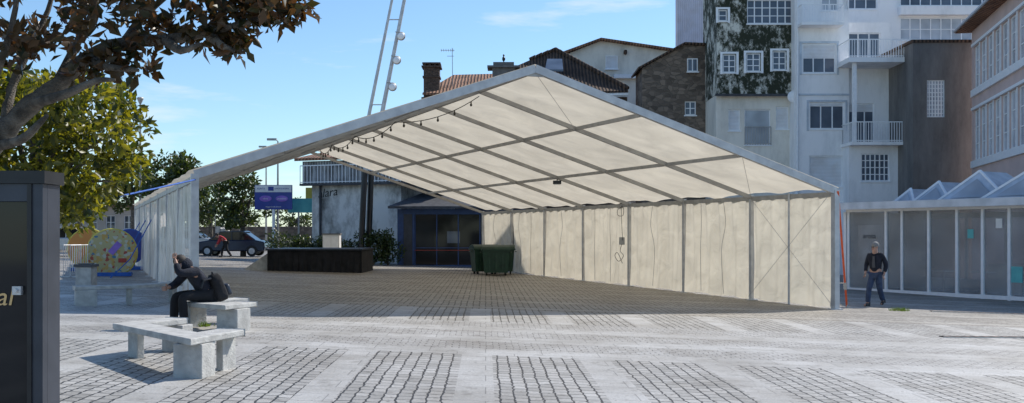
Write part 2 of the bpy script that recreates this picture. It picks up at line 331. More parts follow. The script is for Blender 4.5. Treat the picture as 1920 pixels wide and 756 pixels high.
V=[(x,y,gz(x)) for y in ys for x in xs]; Fc=[(j*5+i,j*5+i+1,(j+1)*5+i+1,(j+1)*5+i) for j in range(3) for i in range(4)]
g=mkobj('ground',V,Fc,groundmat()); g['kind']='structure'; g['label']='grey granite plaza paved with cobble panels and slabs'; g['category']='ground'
# ---------------------------------------------------------------- tent
FR=Vector((8.2,25.7,0)); FL=Vector((-6.45,20.6,0)); DL=Vector((-.391,.9204,0)); BAY=3.5; NB=7
zR=2.79; zL=2.895; AP=Vector((.52,23.03,5.47))
def er(k): p=FR+DL*BAY*k; return Vector((p.x,p.y,zR))
def elf(k): p=FL+DL*BAY*k; return Vector((p.x,p.y,zL))
def rp(k): return AP+DL*BAY*k
tent=Thing('marquee_tent',(.5,24,gz(.5)),'large white canvas marquee tent with aluminium frame, open front','tent')
def sheet(a,b,c,d,nu,nv,fn):
    V=[]; 
    for j in range(nv+1):
        for i in range(nu+1):
            u=i/nu; v=j/nv; p=(a*(1-u)+b*u)*(1-v)+(d*(1-u)+c*u)*v; V.append(p+fn(u,v))
    return V,[(j*(nu+1)+i,j*(nu+1)+i+1,(j+1)*(nu+1)+i+1,(j+1)*(nu+1)+i) for j in range(nv) for i in range(nu)]
for k in range(NB):
    for side,e in (('R',er),('L',elf)):
        ph=random.uniform(0,6)
        def fn(u,v,ph=ph):
            m=math.sin(math.pi*u); return Vector((0,0,.085-.06*m*(1+.4*math.sin(v*9+ph))-.022*math.sin(u*15+v*9+ph)*m-.018*math.sin(u*9-v*26+ph)*m-.012*math.sin(u*24+v*31+2*ph)*m))
        out=(er(k)-elf(k)).normalized()*(.12 if side=='R' else -.12)
        tent.part('roof_panel',sheet(rp(k),rp(k+1),e(k+1)+out,e(k)+out,20,40,fn),M['canvas'],smooth=True)
for k in range(NB+1):
    big=(k==0)
    for e in (er,elf):
        a=rp(k)+Vector((0,0,-.02)); b=e(k)
        if big: tent.part('rafter',beam(a,b,.12,.18),M['alu'],label='thick front rafter of pale aluminium')
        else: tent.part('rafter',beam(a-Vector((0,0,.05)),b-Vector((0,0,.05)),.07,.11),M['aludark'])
        g0=gz(e(k).x); q=e(k)
        ww=.15 if big else .10
        tent.part('post',join(beam((q.x,q.y,g0),(q.x,q.y,q.z+.02),ww,ww,(DL.x,DL.y,0)),box(q.x-.15,q.x+.15,q.y-.15,q.y+.15,g0,g0+.02)),M['alu'])
for e in (er,elf):
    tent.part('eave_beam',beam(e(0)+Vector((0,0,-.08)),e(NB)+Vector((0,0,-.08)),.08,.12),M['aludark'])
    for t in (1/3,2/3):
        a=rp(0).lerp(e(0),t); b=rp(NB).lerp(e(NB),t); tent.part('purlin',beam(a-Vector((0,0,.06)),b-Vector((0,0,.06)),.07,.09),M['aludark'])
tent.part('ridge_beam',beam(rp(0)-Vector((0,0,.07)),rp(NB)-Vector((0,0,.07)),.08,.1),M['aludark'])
tent.part('apex_bracket',beam(rp(0)+Vector((-.25,-.09,-.15)),rp(0)+Vector((.25,.08,-.15)),.04,.1),M['aludark'])
for t0,t1 in ((0,1/3),(2/3,1)):
    tent.part('bracing_cable',tube([rp(0).lerp(er(0),t0)-Vector((0,0,.1)),rp(1).lerp(er(1),t1)-Vector((0,0,.1))],.006,5),M['aludark'])
q0=er(0);q1=er(1); inn=Vector((-.92,-.39,0))*.1
tent.part('bracing_cable',tube([q0+inn,Vector((q1.x,q1.y,gz(q1.x)+.1))+inn],.006,5),M['aludark']); tent.part('bracing_cable',tube([Vector((q0.x,q0.y,gz(q0.x)+.1))+inn,q1+inn],.006,5),M['aludark'])
nr=Vector((.92,.39,0))
for k in range(NB):
    a=er(k);b=er(k+1); ph=random.uniform(0,6); fq=random.choice([3,4,5])
    def fn(u,v,ph=ph,fq=fq):
        return nr*(.03+.05*math.sin(u*fq*6.28+ph+v*1.2)*(.35+.65*v)+.026*math.sin(u*31+ph+v*3)+.014*math.sin(u*67-v*4)+.05*math.sin(v*3.1)*math.sin(u*3.1))+Vector((0,0,-.04*math.sin(u*3.14)*(1-v)+.02*math.sin(u*14+ph)*v))
    tent.part('wall_panel',sheet(a-Vector((0,0,.1)),b-Vector((0,0,.1)),Vector((b.x,b.y,gz(b.x)+.03)),Vector((a.x,a.y,gz(a.x)+.03)),72,18,fn),M['canvasw'],smooth=True)
    if k: 
        for t in ((.36,.7) if k%2 else (.52,)):
            p=a.lerp(b,t)-nr*.07; w1=random.uniform(-.08,.08); tent.part('wall_seam',tube(smoothline([p-Vector((0,0,.15)),p+Vector((w1,w1,-.8)),p+Vector((-w1,-w1*.5,-1.6)),Vector((p.x,p.y,gz(p.x)+.1))],4),.008,5),M['aludark'])
mid=er(0).lerp(er(1),.5); tent.part('wall_pole',tube([(mid.x-.06,mid.y-.03,gz(mid.x)),(mid.x-.06,mid.y-.03,zR)],.03,8),M['alu'])
for k in range(NB):
    a=elf(k);b=elf(k+1); ph=random.uniform(0,6)
    def fn(u,v,ph=ph):
        return nr*(.05*math.sin(u*16+ph+v*2)*(.3+.7*v)+.04*math.sin(u*37+ph)*v)
    tent.part('clear_wall_panel',sheet(a-Vector((0,0,.1)),b-Vector((0,0,.1)),Vector((b.x,b.y,gz(b.x)+.03)),Vector((a.x,a.y,gz(a.x)+.03)),44,12,fn),M['pvc'],smooth=True)
st=Thing('ratchet_strap',(FR.x+.25,FR.y,gz(FR.x)),'orange ratchet strap anchoring the tent corner to the ground','strap')
a=Vector((8.24,25.62,2.78)); b=G(1588,577)
st.part('webbing',beam(a,b,.05,.012,(0,1,0)),M['orange']); st.part('ratchet',beam(a.lerp(b,.78),a.lerp(b,.84),.07,.05,(0,1,0)),M['aludark'])
st.part('ground_anchor',tube([b,b+Vector((0,0,.15))],.03,8),M['aludark'])
st2=Thing('tie_strap',(P(240,365,17.5).x,17.5,gz(-6)),'blue tie strap pulled from the tent corner post','strap')
st2.part('webbing',tube([P(225,368,17.3),P(290,354,18.6),P(366,337,20.5)],.016,6),M['strapblue'])
for k in (4,5,6):
    e=elf(k); st3=Thing('tie_strap',(e.x-.3,e.y,gz(e.x)),'blue tie strap bracing the clear tent wall','strap',group='blue straps on tent wall')
    st3.part('webbing',tube([e+Vector((.2,-.2,-.5)),Vector((e.x-.1,e.y-1.6,gz(e.x)+.6)),Vector((e.x-.6,e.y-1.9,gz(e.x)+.02))],.018,6),M['strapblue'])
fe=Thing('festoon_lights',rp(1)-Vector((0,0,.3)),'black festoon cable with small bulbs hung under tent roof','string lights')
pts=[]
anch=[rp(1)+Vector((0,0,-.2)),rp(1).lerp(elf(1),.3)+Vector((0,0,-.18)),rp(2).lerp(elf(2),.32)+Vector((0,0,-.18)),rp(3).lerp(elf(3),.3)+Vector((0,0,-.18)),rp(4).lerp(elf(4),.25)+Vector((0,0,-.18))]
for a,b in zip(anch[:-1],anch[1:]):
    for i in range(10):
        t=i/10; pts.append(a.lerp(b,t)-Vector((0,0,.2*4*t*(1-t))))
pts.append(anch[-1]); fe.part('cable',tube(pts,.011,5),M['wire'])
for i in range(1,len(pts),2): fe.part('bulb',join(tube([pts[i],pts[i]-Vector((0,0,.06))],.018,6),ball(pts[i]-Vector((0,0,.09)),(.032,.032,.042),8,6)),M['bulb'],smooth=True)
e3=er(3); ei=e3+Vector((-.12,-.06,0))
eb=Thing('electrical_box',(ei.x,ei.y,1.2),'grey electrical box and looped cables on a tent post','electrical box')
c=P(1166,452,ei.y-.1); eb.part('housing',join(box(c.x-.09,c.x+.09,c.y-.06,c.y+.06,c.z-.13,c.z+.13),box(c.x-.07,c.x+.07,c.y-.08,c.y-.061,c.z-.1,c.z+.02)),M['aludark'])
loop=smoothline([P(1166,388,c.y),P(1158,394,c.y),P(1159,404,c.y),P(1168,404,c.y),P(1169,392,c.y),P(1165,388,c.y),P(1166,425,c.y),P(1167,452,c.y-.07),P(1163,470,c.y),P(1169,480,c.y),P(1160,490,c.y),P(1153,480,c.y),P(1158,474,c.y),P(1167,494,c.y)],5)
eb.part('cable',tube(loop,.009,6),M['wire'])
jl=Thing('ceiling_lamp',P(1035,337,30),'small dark floodlight hung from tent purlin','lamp')
c=rp(3).lerp(er(3),2/3)-Vector((0,0,.2)); jl.e.location=c; jl.loc=c
jl.part('housing',join(box(c.x-.14,c.x+.14,c.y-.06,c.y+.06,c.z-.08,c.z+.04),tube([c,c+Vector((0,0,.12))],.02,6)),M['black']); jl.part('lens',box(c.x-.11,c.x+.11,c.y-.065,c.y+.04,c.z-.1,c.z-.081),M['frame'])
# ---------------------------------------------------------------- facades
class Fac:
    def __init__(s,uL,dL,uR,dR):
        a=P(uL,0,dL);b=P(uR,0,dR); s.o=Vector((a.x,a.y)); e=Vector((b.x-a.x,b.y-a.y)); s.len=e.length; s.e=e.normalized(); s.n=Vector((-s.e.y,s.e.x))
    def loc(s,u,v):
        k=(u-960)/F; t=(k*s.o.y-s.o.x)/(s.e.x-k*s.e.y); d=s.o.y+s.e.y*t; return t,CZ+(HZ-v)*d/F
    def pt(s,a,w,z): q=s.o+s.e*a+s.n*w; return Vector((q.x,q.y,z))
    def box(s,a0,a1,w0,w1,z0,z1):
        return [s.pt(*p) for p in ((a0,w0,z0),(a1,w0,z0),(a1,w1,z0),(a0,w1,z0),(a0,w0,z1),(a1,w0,z1),(a1,w1,z1),(a0,w1,z1))],list(BF)
def wallmesh(f,s0,s1,z0,z1,holes,depth,w0=0,rev=.22):
    ss=sorted(set([s0,s1]+[x for h in holes for x in h[:2]])); zs=sorted(set([z0,z1]+[x for h in holes for x in h[2:4]]))
    ss=[x for x in ss if s0<=x<=s1]; zs=[x for x in zs if z0<=x<=z1]
    V=[];Fc=[]
    def q(*p): k=len(V); V.extend(p); Fc.append((k,k+1,k+2,k+3))
    for i in range(len(ss)-1):
        for j in range(len(zs)-1):
            cs=(ss[i]+ss[i+1])/2; cz=(zs[j]+zs[j+1])/2
            if any(h[0]<cs<h[1] and h[2]<cz<h[3] for h in holes): continue
            q(f.pt(ss[i],w0,zs[j]),f.pt(ss[i+1],w0,zs[j]),f.pt(ss[i+1],w0,zs[j+1]),f.pt(ss[i],w0,zs[j+1]))
    for a,b,c,d in [h[:4] for h in holes]:
        c=max(c,z0); d=min(d,z1); a=max(a,s0); b=min(b,s1)
        for p,r in (((a,c),(b,c)),((b,c),(b,d)),((b,d),(a,d)),((a,d),(a,c))):
            q(f.pt(p[0],w0,p[1]),f.pt(r[0],w0,r[1]),f.pt(r[0],w0+rev,r[1]),f.pt(p[0],w0+rev,p[1]))
        q(f.pt(a,w0+rev,c),f.pt(b,w0+rev,c),f.pt(b,w0+rev,d),f.pt(a,w0+rev,d))
    w1=w0+depth
    q(f.pt(s0,w0,z0),f.pt(s0,w0,z1),f.pt(s0,w1,z1),f.pt(s0,w1,z0)); q(f.pt(s1,w0,z0),f.pt(s1,w1,z0),f.pt(s1,w1,z1),f.pt(s1,w0,z1))
    q(f.pt(s0,w0,z1),f.pt(s1,w0,z1),f.pt(s1,w1,z1),f.pt(s0,w1,z1)); q(f.pt(s0,w1,z0),f.pt(s0,w1,z1),f.pt(s1,w1,z1),f.pt(s1,w1,z0))
    return V,Fc
def window(T,f,h,cols=2,rows=1,pane='winglass',sill=True,w0=0,name='window',split=None,blind=0):
    a,b,c,d=h; bw=.06; bs=[f.box(a+.003,a+bw,w0+.07,w0+.15,c+.003,d-.003),f.box(b-bw,b-.003,w0+.07,w0+.15,c+.003,d-.003),f.box(a+bw,b-bw,w0+.07,w0+.15,d-bw,d-.003),f.box(a+bw,b-bw,w0+.07,w0+.15,c+.003,c+bw)]
    for i in range(1,cols):
        s=a+(b-a)*i/cols; bs.append(f.box(s-.03,s+.03,w0+.08,w0+.14,c+bw,d-bw))
    for j in range(1,rows):
        z=c+(d-c)*j/rows; bs.append(f.box(a+bw,b-bw,w0+.085,w0+.135,z-.022,z+.022))
    o=T.part(name,join(*bs),M['frame'])
    T.part('pane',f.box(a+bw-.01,b-bw+.01,w0+.11,w0+.125,c+bw-.01,d-bw+.01),M[pane],parent=o)
    if blind: T.part('blind',f.box(a+bw,b-bw,w0+.075,w0+.1,d-(d-c)*blind,d-bw),M['shutter'],parent=o)
    if sill: T.part('sill',f.box(a-.05,b+.05,w0-.06,w0+.07,c-.07,c-.003),M['frame'],parent=o)
    return o
def H(f,u0,u1,v0,v1):
    a,z1=f.loc(u0,v0); b,_=f.loc(u1,v0); m=(u0+u1)/2; z0=f.loc(m,v1)[1]; z1=f.loc(m,v0)[1]; return (a,b,z0,z1)
def railing(T,f,a,b,z0,z1,w,parent=None,m='frame',step=.13,side=None):
    bs=[f.box(a,b,w,w+.04,z1-.05,z1),f.box(a,b,w+.005,w+.035,z0+.05,z0+.09)]
    n=int((b-a)/step)
    for i in range(n+1):
        s=a+(b-a)*i/n; bs.append(f.box(s-.014,s+.014,w+.006,w+.03,z0,z1-.05))
    if side is not None:
        for s in (a,b):
            bs.append(f.box(s-.02,s+.02,w+.04,side,z1-.05,z1)); nn=max(1,int((side-w)/.15))
            for i in range(1,nn): bs.append(f.box(s-.012,s+.012,w+i*.15,w+i*.15+.024,z0,z1-.05))
    T.part('railing',join(*bs),M[m],parent=parent)
def gable(f,pts,depth,w0=0):
    poly=[f.pt(s,w0,z) for s,z in pts]; n=f.n*depth; return prism(poly,(n.x,n.y,0))
def roofedge(f,pts,wa,wb,th):
    out=[]
    for (a,za),(b,zb) in zip(pts[:-1],pts[1:]):
        P4=[f.pt(a,wa,za),f.pt(b,wa,zb),f.pt(b,wb,zb),f.pt(a,wb,za)]
        out.append(prism(P4,(0,0,th)))
    return join(*out)
def satdish(T,f,s,z,w,par=None):
    c=f.pt(s,w,z); T.part('satellite_dish',join(xf(ball((0,0,0),(.33,.08,.33),14,8),Matrix.Translation(c)),tube([c,c+Vector((.1,.35,-.15))],.03,6),tube([c+Vector((0,-.02,-.25)),c+Vector((0,-.4,-.05))],.015,5)),M['frame'],smooth=True)
# lilac tower
f=Fac(1270,70,1346,70); T=Thing('apartment_tower',f.pt(1,0,0),'plain lilac corrugated apartment block rising behind stone house','building')
b1=f.loc(1346,0)[0]; T.part('wall',wallmesh(f,0,b1,-1,f.loc(1300,-70)[1],[],.8),M['lilac']); T.part('parapet',f.box(-.05,b1+.1,-.1,.9,f.loc(1300,-70)[1]+.003,f.loc(1300,-70)[1]+.3),M['zinc'])
# stone house
f=Fac(1204,58,1352,58); T=Thing('stone_house',f.pt(2,0,0),'brown rubble stone gabled house with two small white windows','house')
lc=f.loc; ze=lc(1200,128)[1]; wins=[H(f,1288,1308,110,135),H(f,1284,1305,190,216)]
s1=lc(1352,0)[0]
T.part('wall',wallmesh(f,0,s1,-1,ze,[wins[1]],3),M['stone'])
pr=lc(1283,84); T.part('gable_wall',gable(f,[(0,ze+.003),(s1,ze+.003),(s1,lc(1350,88)[1]),pr],3),M['stone'])
T.part('roof',roofedge(f,[(-.25,lc(1195,131)[1]),pr,(s1,lc(1350,87)[1])],-.2,3.2,.12),M['tiledark'])
window(T,f,wins[1],2,2); hh=wins[0]; window(T,f,hh,2,1,w0=-.16)
# cream house center
f=Fac(1060,70,1268,70); T=Thing('cream_house',f.pt(3,0,0),'cream rendered gabled house with red tile edge and shuttered window','house'); lc=f.loc
pts=[(0,lc(1062,101)[1]),(lc(1126,77)[0],lc(1126,77)[1]),(lc(1266,98)[0],lc(1266,98)[1])]; sE=pts[2][0]
T.part('wall',wallmesh(f,0,sE,-1,lc(1062,103)[1],[],8),M['cream']); T.part('gable_wall',gable(f,[(0,lc(1062,103)[1]+.003),(sE,lc(1062,103)[1]+.003),pts[2],pts[1]],8),M['cream'])
T.part('roof',roofedge(f,[(-.4,pts[0][1]-.15),pts[1],(sE+.1,pts[2][1])],-.5,8.3,.14),M['tile']); window(T,f,H(f,1135,1158,105,130),1,1,'shutter',w0=-.16)
T.part('cornice',f.box(lc(1150,150)[0],lc(1205,150)[0],-.4,-.003,lc(1150,148)[1],lc(1150,141)[1]),M['frame'])
T.part('vent_pipe',tube([f.pt(lc(1172,0)[0],-.08,lc(1172,101)[1]),f.pt(lc(1172,0)[0],-.3,lc(1172,97)[1])],.12,8),M['tiledark'])
# tiled roof building behind the tent
f=Fac(790,60,1176,60); T=Thing('old_tiled_house',f.pt(4,0,0),'low old house with weathered clay tile hipped roof and chimneys','house'); lc=f.loc
W=lc(1176,0)[0]; zw=lc(900,182)[1]; T.part('wall',wallmesh(f,0,W,-1,zw,[],9),M['brickdark'])
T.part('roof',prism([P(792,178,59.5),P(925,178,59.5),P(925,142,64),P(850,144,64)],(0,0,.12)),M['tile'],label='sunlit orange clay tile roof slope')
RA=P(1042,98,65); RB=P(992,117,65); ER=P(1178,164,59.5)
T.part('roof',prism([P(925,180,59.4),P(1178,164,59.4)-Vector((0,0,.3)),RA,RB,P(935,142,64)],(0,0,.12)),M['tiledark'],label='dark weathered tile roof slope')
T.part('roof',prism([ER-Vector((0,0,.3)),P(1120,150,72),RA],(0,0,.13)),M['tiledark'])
rt=[]
for p,q in ((RA+Vector((0,0,.18)),ER+Vector((0,0,-.05))),(RA+Vector((0,0,.18)),RB+Vector((0,0,.18)))):
    n=int((q-p).length/.4)
    for i in range(n): rt.append(tube([p.lerp(q,i/n),p.lerp(q,(i+.95)/n)],[.15,.11],7))
T.part('ridge_tiles',join(*rt),M['tiledark'])
T.part('eave_board',beam(P(925,182,59.35),P(1178,167,59.35)-Vector((0,0,.3)),.06,.1),M['frame'])
T.part('skylight',prism([P(1022,134,61.3),P(1056,134,61.3),P(1054,114,62.8),P(1026,114,62.8)],(0,0,.12)),M['winglass'])
def chimney(T,f,u0,u1,vt,vb,w,cap=True):
    a=f.loc(u0,0)[0];b=f.loc(u1,0)[0]; zt=f.loc(u0,vt)[1]; zb=f.loc(u0,vb)[1]
    o=T.part('chimney',join(f.box(a,b,w,w+(b-a),zb,zt),f.box(a-.06,b+.06,w-.06,w+(b-a)+.06,zt-.6,zt-.5)),M['brickdark'])
    T.part('chimney_cap',join(f.box(a-.12,b+.12,w-.12,w+(b-a)+.12,zt+.003,zt+.1),*[f.box(a+i*.3,a+i*.3+.12,w+.02,w+.7,zt+.103,zt+.2) for i in range(4)],f.box(a-.08,b+.08,w-.05,w+.8,zt+.203,zt+.3)),M['brickdark'],parent=o)
chimney(T,f,794,823,126,182,.1); 
a,zt=lc(913,122); b=lc(975,122)[0]
T.part('chimney',join(f.box(a+.3,b-.3,1,2,lc(925,155)[1],zt),f.box(a,b,.8,2.2,zt,zt+.12),f.box(a+.35,b-.35,1,2,zt+.12,zt+.35)),M['concgrey'],label='wide flat rendered chimney')
bc=f.pt(lc(944,0)[0],1.5,zt+.62); B=Thing('bird',bc-Vector((0,0,.3)),'dark gull perched on the wide chimney','bird')
B.part('body',join(ball(bc,(.10,.17,.15),10,8),ball(bc+Vector((0,-.08,.2)),(.06,.07,.07),8,6),tube([bc+Vector((0,-.12,.2)),bc+Vector((0,-.22,.18))],[.03,.005],6),tube([bc+Vector((0,.1,-.03)),bc+Vector((0,.35,-.12))],[.08,.02],6),tube([bc,bc-Vector((.04,0,.3))],.015,5),tube([bc,bc-Vector((-.04,0,.3))],.015,5)),M['black'],smooth=True)
ac=f.pt(lc(847,0)[0],1.0,lc(847,150)[1]); A=Thing('television_antenna',ac,'thin metal television antenna on tiled roof','antenna')
top=f.pt(lc(846,0)[0],1.0,lc(846,84)[1]); A.part('mast',tube([ac-Vector((0,0,.4)),top],.02,6),M['aludark'])
bm=[tube([top+Vector((-.7,0,-.15)),top+Vector((.15,0,-.15))],.015,5)]
for i in range(6): x=-.65+i*.14; bm.append(tube([top+Vector((x,-.25,-.15)),top+Vector((x,.25,-.15))],.01,5)); bm.append(tube([top+Vector((x,0,-.24)),top+Vector((x,0,-.06))],.01,5))
bm.append(tube([top+Vector((.1,0,-.5)),top+Vector((-.3,0,-.5))],.015,5)); A.part('aerial_elements',join(*bm),M['aludark'])
# mossy building
f=Fac(1342,55,1490,55); T=Thing('mossy_house',f.pt(2,0,0),'tall white house with black moss stained upper floors','house'); lc=f.loc
S1=lc(1488,0)[0]; zt=lc(1400,-45)[1]; zm=lc(1400,178)[1]
up=[H(f,1345,1361,21,42),H(f,1398,1484,2,47),H(f,1353,1377,104,138),H(f,1397,1423,102,136),H(f,1446,1471,98,133)]
low=[H(f,1396,1445,205,272),H(f,1366,1388,205,245),H(f,1455,1479,200,242)]
T.part('wall',wallmesh(f,0,S1,zm,zt,up,4,-.35),M['moss'],label='upper wall blackened by moss'); T.part('wall',wallmesh(f,0.02,S1,-1,zm-.003,low,4),M['cream'],label='lower cream wall')
for i,h in enumerate(up):
    window(T,f,h,[1,6,2,2,2][i],[2,3,3,3,3][i],'winglass',w0=-.35)
    if i!=1: T.part('window_surround',join(f.box(h[0]-.15,h[0]-.02,-.375,-.353,h[2]-.1,h[3]+.13),f.box(h[1]+.02,h[1]+.15,-.375,-.353,h[2]-.1,h[3]+.13),f.box(h[0]-.02,h[1]+.02,-.375,-.353,h[3]+.02,h[3]+.13)),M['frame'])
window(T,f,low[0],1,1,'curtain'); window(T,f,low[1],1,1,'shutter'); window(T,f,low[2],1,1,'shutter')
a,b,c,d=low[0]; railing(T,f,a,b,c,c+1.0,-.1,m='aludark')
T.part('cornice',f.box(-.1,S1,-.42,-.353,zm-.12,zm),M['slateroof'])
T.part('drainpipe',tube([f.pt(S1-.15,-.45,zt),f.pt(S1-.15,-.45,zm),f.pt(S1-.1,-.1,zm-.4),f.pt(S1-.1,-.1,0)],.05,8),M['frame'])
T.part('roof',f.box(-.1,S1,-.7,4,zt+.003,zt+.3),M['tile'])
satdish(T,f,S1-.2,lc(1485,185)[1],-.7)
# white apartment house
f=Fac(1490,54,1600,54); T=Thing('white_apartment_house',f.pt(2,0,0),'white apartment house with balconies and roller shutters','building'); lc=f.loc
S1=lc(1592,0)[0]; zt=lc(1500,-50)[1]
hs=[H(f,1505,1567,82,137),H(f,1518,1583,192,242),H(f,1517,1580,292,350),H(f,1580,1600,-10,18),H(f,1540,1572,-30,20)]
hs[3]=(hs[3][0],S1-.05,hs[3][2],hs[3][3])
T.part('wall',wallmesh(f,0,S1,-1,zt,hs,9),M['plaster'])
window(T,f,hs[0],3,1,'winglass',blind=.5); window(T,f,hs[1],3,1,'winglass',blind=.15); window(T,f,hs[2],1,1,'shutter'); window(T,f,hs[4],2,1,'curtain')
a,z=lc(1494,48); b=lc(1573,48)[0]; o=T.part('balcony',f.box(a,b,-.9,-.003,z-.15,z),M['plaster']); railing(T,f,a+.02,b-.02,z,z+.95,-.88,o,side=-.01)
T.part('drainpipe',tube([f.pt(.12,-.1,zt),f.pt(.12,-.1,0)],.05,8),M['frame'])
T.part('string_course',f.box(.2,S1,-.05,-.003,lc(1500,176)[1]-.1,lc(1500,176)[1]),M['zinc'])
for h in hs[:2]: T.part('window_surround',join(f.box(h[0]-.16,h[0]-.06,-.03,-.003,h[2]-.1,h[3]+.12),f.box(h[1]+.06,h[1]+.16,-.03,-.003,h[2]-.1,h[3]+.12),f.box(h[0]-.06,h[1]+.06,-.03,-.003,h[3]+.02,h[3]+.12)),M['zinc'])
# right bay with loggias
f=Fac(1592,53,1712,53); lc=f.loc; S1=lc(1712,0)[0]; T=Thing('balcony_house',f.pt(2,0,0),'white house with stacked covered balconies above a grid window','building')
h2=[H(f,1602,1656,188,268),H(f,1615,1668,288,340)]
zb=lc(1600,120)[1]
T.part('wall',wallmesh(f,0,S1,-1,lc(1600,272)[1],[h2[1]],9),M['plaster'])
T.part('loggia_wall',wallmesh(f,0,S1,lc(1600,272)[1]+.003,zb,[h2[0]],7,1.3),M['plaster'])
o=window(T,f,h2[0],3,1,'winglass',False,1.3,'balcony_door',blind=.2); window(T,f,h2[1],6,4)
o=T.part('balcony',f.box(-.1,S1,-.7,1.3,lc(1600,274)[1],lc(1600,268)[1]),M['plaster']); z=lc(1600,268)[1]; railing(T,f,0,S1-.02,z,z+1.05,-.65,o,side=1.2)
o=T.part('balcony',f.box(-.3,S1+.1,-.9,9,zb-.05,zb+.2),M['plaster']); railing(T,f,-.25,S1,zb+.2,zb+1.15,-.85,o,side=1.2)
T.part('column',f.box(.02,.2,-.6,-.4,z,zb-.05),M['frame']); T.part('column',f.box(S1-.45,S1-.25,-.6,-.4,z,zb-.05),M['frame'])
uh=[H(f,1625,1690,35,112)]; uh=[(uh[0][0],uh[0][1],zb+.4,lc(1600,40)[1])]
T.part('upper_wall',wallmesh(f,0,S1,zb+.203,lc(1600,20)[1],uh,6,3),M['plaster']); window(T,f,uh[0],3,1,'winglass',False,3)
# glazed top building
f=Fac(1575,60,1872,60); lc=f.loc; T=Thing('glazed_gallery_building',f.pt(5,0,0),'tall white building with continuous glazed galleries','building')
S1=lc(1868,0)[0]; hs=[H(f,1583,1645,-20,17),H(f,1688,1862,-35,11),H(f,1688,1862,33,76),H(f,1600,1650,45,90)]
T.part('wall',wallmesh(f,0,S1,-1,lc(1600,-60)[1],hs,8),M['plaster']); window(T,f,hs[0],3,2); window(T,f,hs[1],9,2,'winglass'); window(T,f,hs[2],9,2,'curtain'); window(T,f,hs[3],2,1,'curtain')
T.part('ledge',f.box(lc(1684,0)[0],S1,-.4,-.003,lc(1700,30)[1],lc(1700,14)[1]),M['plaster'])
# grey bare block
f=Fac(1712,51,1828,51); lc=f.loc; T=Thing('grey_rendered_block',f.pt(2,0,0),'bare dark grey rendered party wall with glass block window','building')
S1=lc(1828,0)[0]; h=H(f,1738,1772,150,220); T.part('wall',wallmesh(f,0,S1,-1,lc(1720,80)[1],[h],9),M['concgrey']); window(T,f,h,6,9,'curtain',False)
T.part('coping',f.box(-.1,S1,-.1,9,lc(1720,80)[1]+.003,lc(1720,75)[1]),M['tiledark'])
# pink gallery building
f=Fac(1822,50,1922,40.5); lc=f.loc; f.len*=1.6; T=Thing('pink_gallery_building',f.pt(3,0,0),'pink rendered building with rows of white glazed gallery windows','building')
zt=lc(1822,60)[1]; Ls=f.len
rows=[(lc(1832,165)[1],lc(1832,84)[1]),(lc(1832,300)[1],lc(1832,205)[1])]; holes=[]
for z0,z1 in rows:
    s=.5
    while s<Ls-1.6: holes.append((s,s+1.25,z0,z1)); s+=1.36
T.part('wall',wallmesh(f,0,Ls,-1,zt,holes,8),M['pink']); 
for h in holes: window(T,f,h,2,3,'curtain',False); T.part('mullion_pier',f.box(h[1]+.005,h[1]+.105,-.04,-.003,h[2],h[3]),M['frame'])
for z0,z1 in rows: T.part('band',f.box(.3,Ls,-.12,-.003,z0-.35,z0-.02),M['frame']); T.part('band',f.box(.3,Ls,-.10,-.003,z1+.02,z1+.15),M['frame'])
T.part('roof',f.box(-.3,Ls,-.7,8,zt+.003,zt+.18),M['tile']); T.part('gutter',tube([f.pt(-.3,-.75,zt+.1),f.pt(Ls,-.75,zt+.1)],.07,8),M['zinc'])
# ---------------------------------------------------------------- glass pavilion
f=Fac(1588,37.5,1925,31.6); lc=f.loc; L0=f.len*1.35; T=Thing('glass_pavilion',f.pt(3,0,gz(13)),'low aluminium and glass pavilion with zinc skylight roof','pavilion')
zt=lc(1600,398)[1]; zg=-.55
pos=[lc(u,0)[0] for u in (1592,1662,1692,1742,1795,1843,1893,1930)]+[L0-.1]
fr=[]
for p in pos: fr.append(f.box(p-.045,p+.045,-.05,.05,zg,zt))
fr+= [f.box(0,L0,-.06,.06,zt,zt+.12),f.box(0,L0,-.055,.055,gz(13)-.05,gz(13)+.08)]
T.part('frame',join(*fr),M['frame'])
for i,(a,b) in enumerate(zip(pos[:-1],pos[1:])): T.part('glass_panel',f.box(a+.047,b-.047,-.01+.02*(i%2),.01+.02*(i%2),gz(13)+.1,zt),M['pavglass'])
br=[f.box(x-.04,x+.04,4.5,4.6,zg,zt) for x in np.arange(.2,L0,1.6)]+[f.box(0,L0,4.49,4.61,zt-.2,zt),f.box(0,L0,4.49,4.61,gz(13)-.05,gz(13)+.35)]
T.part('rear_frame',join(*br),M['frame']); T.part('counter',f.box(lc(1745,0)[0],L0-1,3.2,3.8,zg,gz(14)+1.0),M['plaster'])
T.part('side_wall',f.box(-.12,0-.003,-.05,4.6,zg,zt),M['frame'])
T.part('roof',f.box(-.6,L0,-.6,5.2,zt+.123,zt+.30),M['zinc']); T.part('fascia',f.box(-.65,L0,-.68,-.603,zt+.08,zt+.33),M['zinc'])
zr=zt+.303
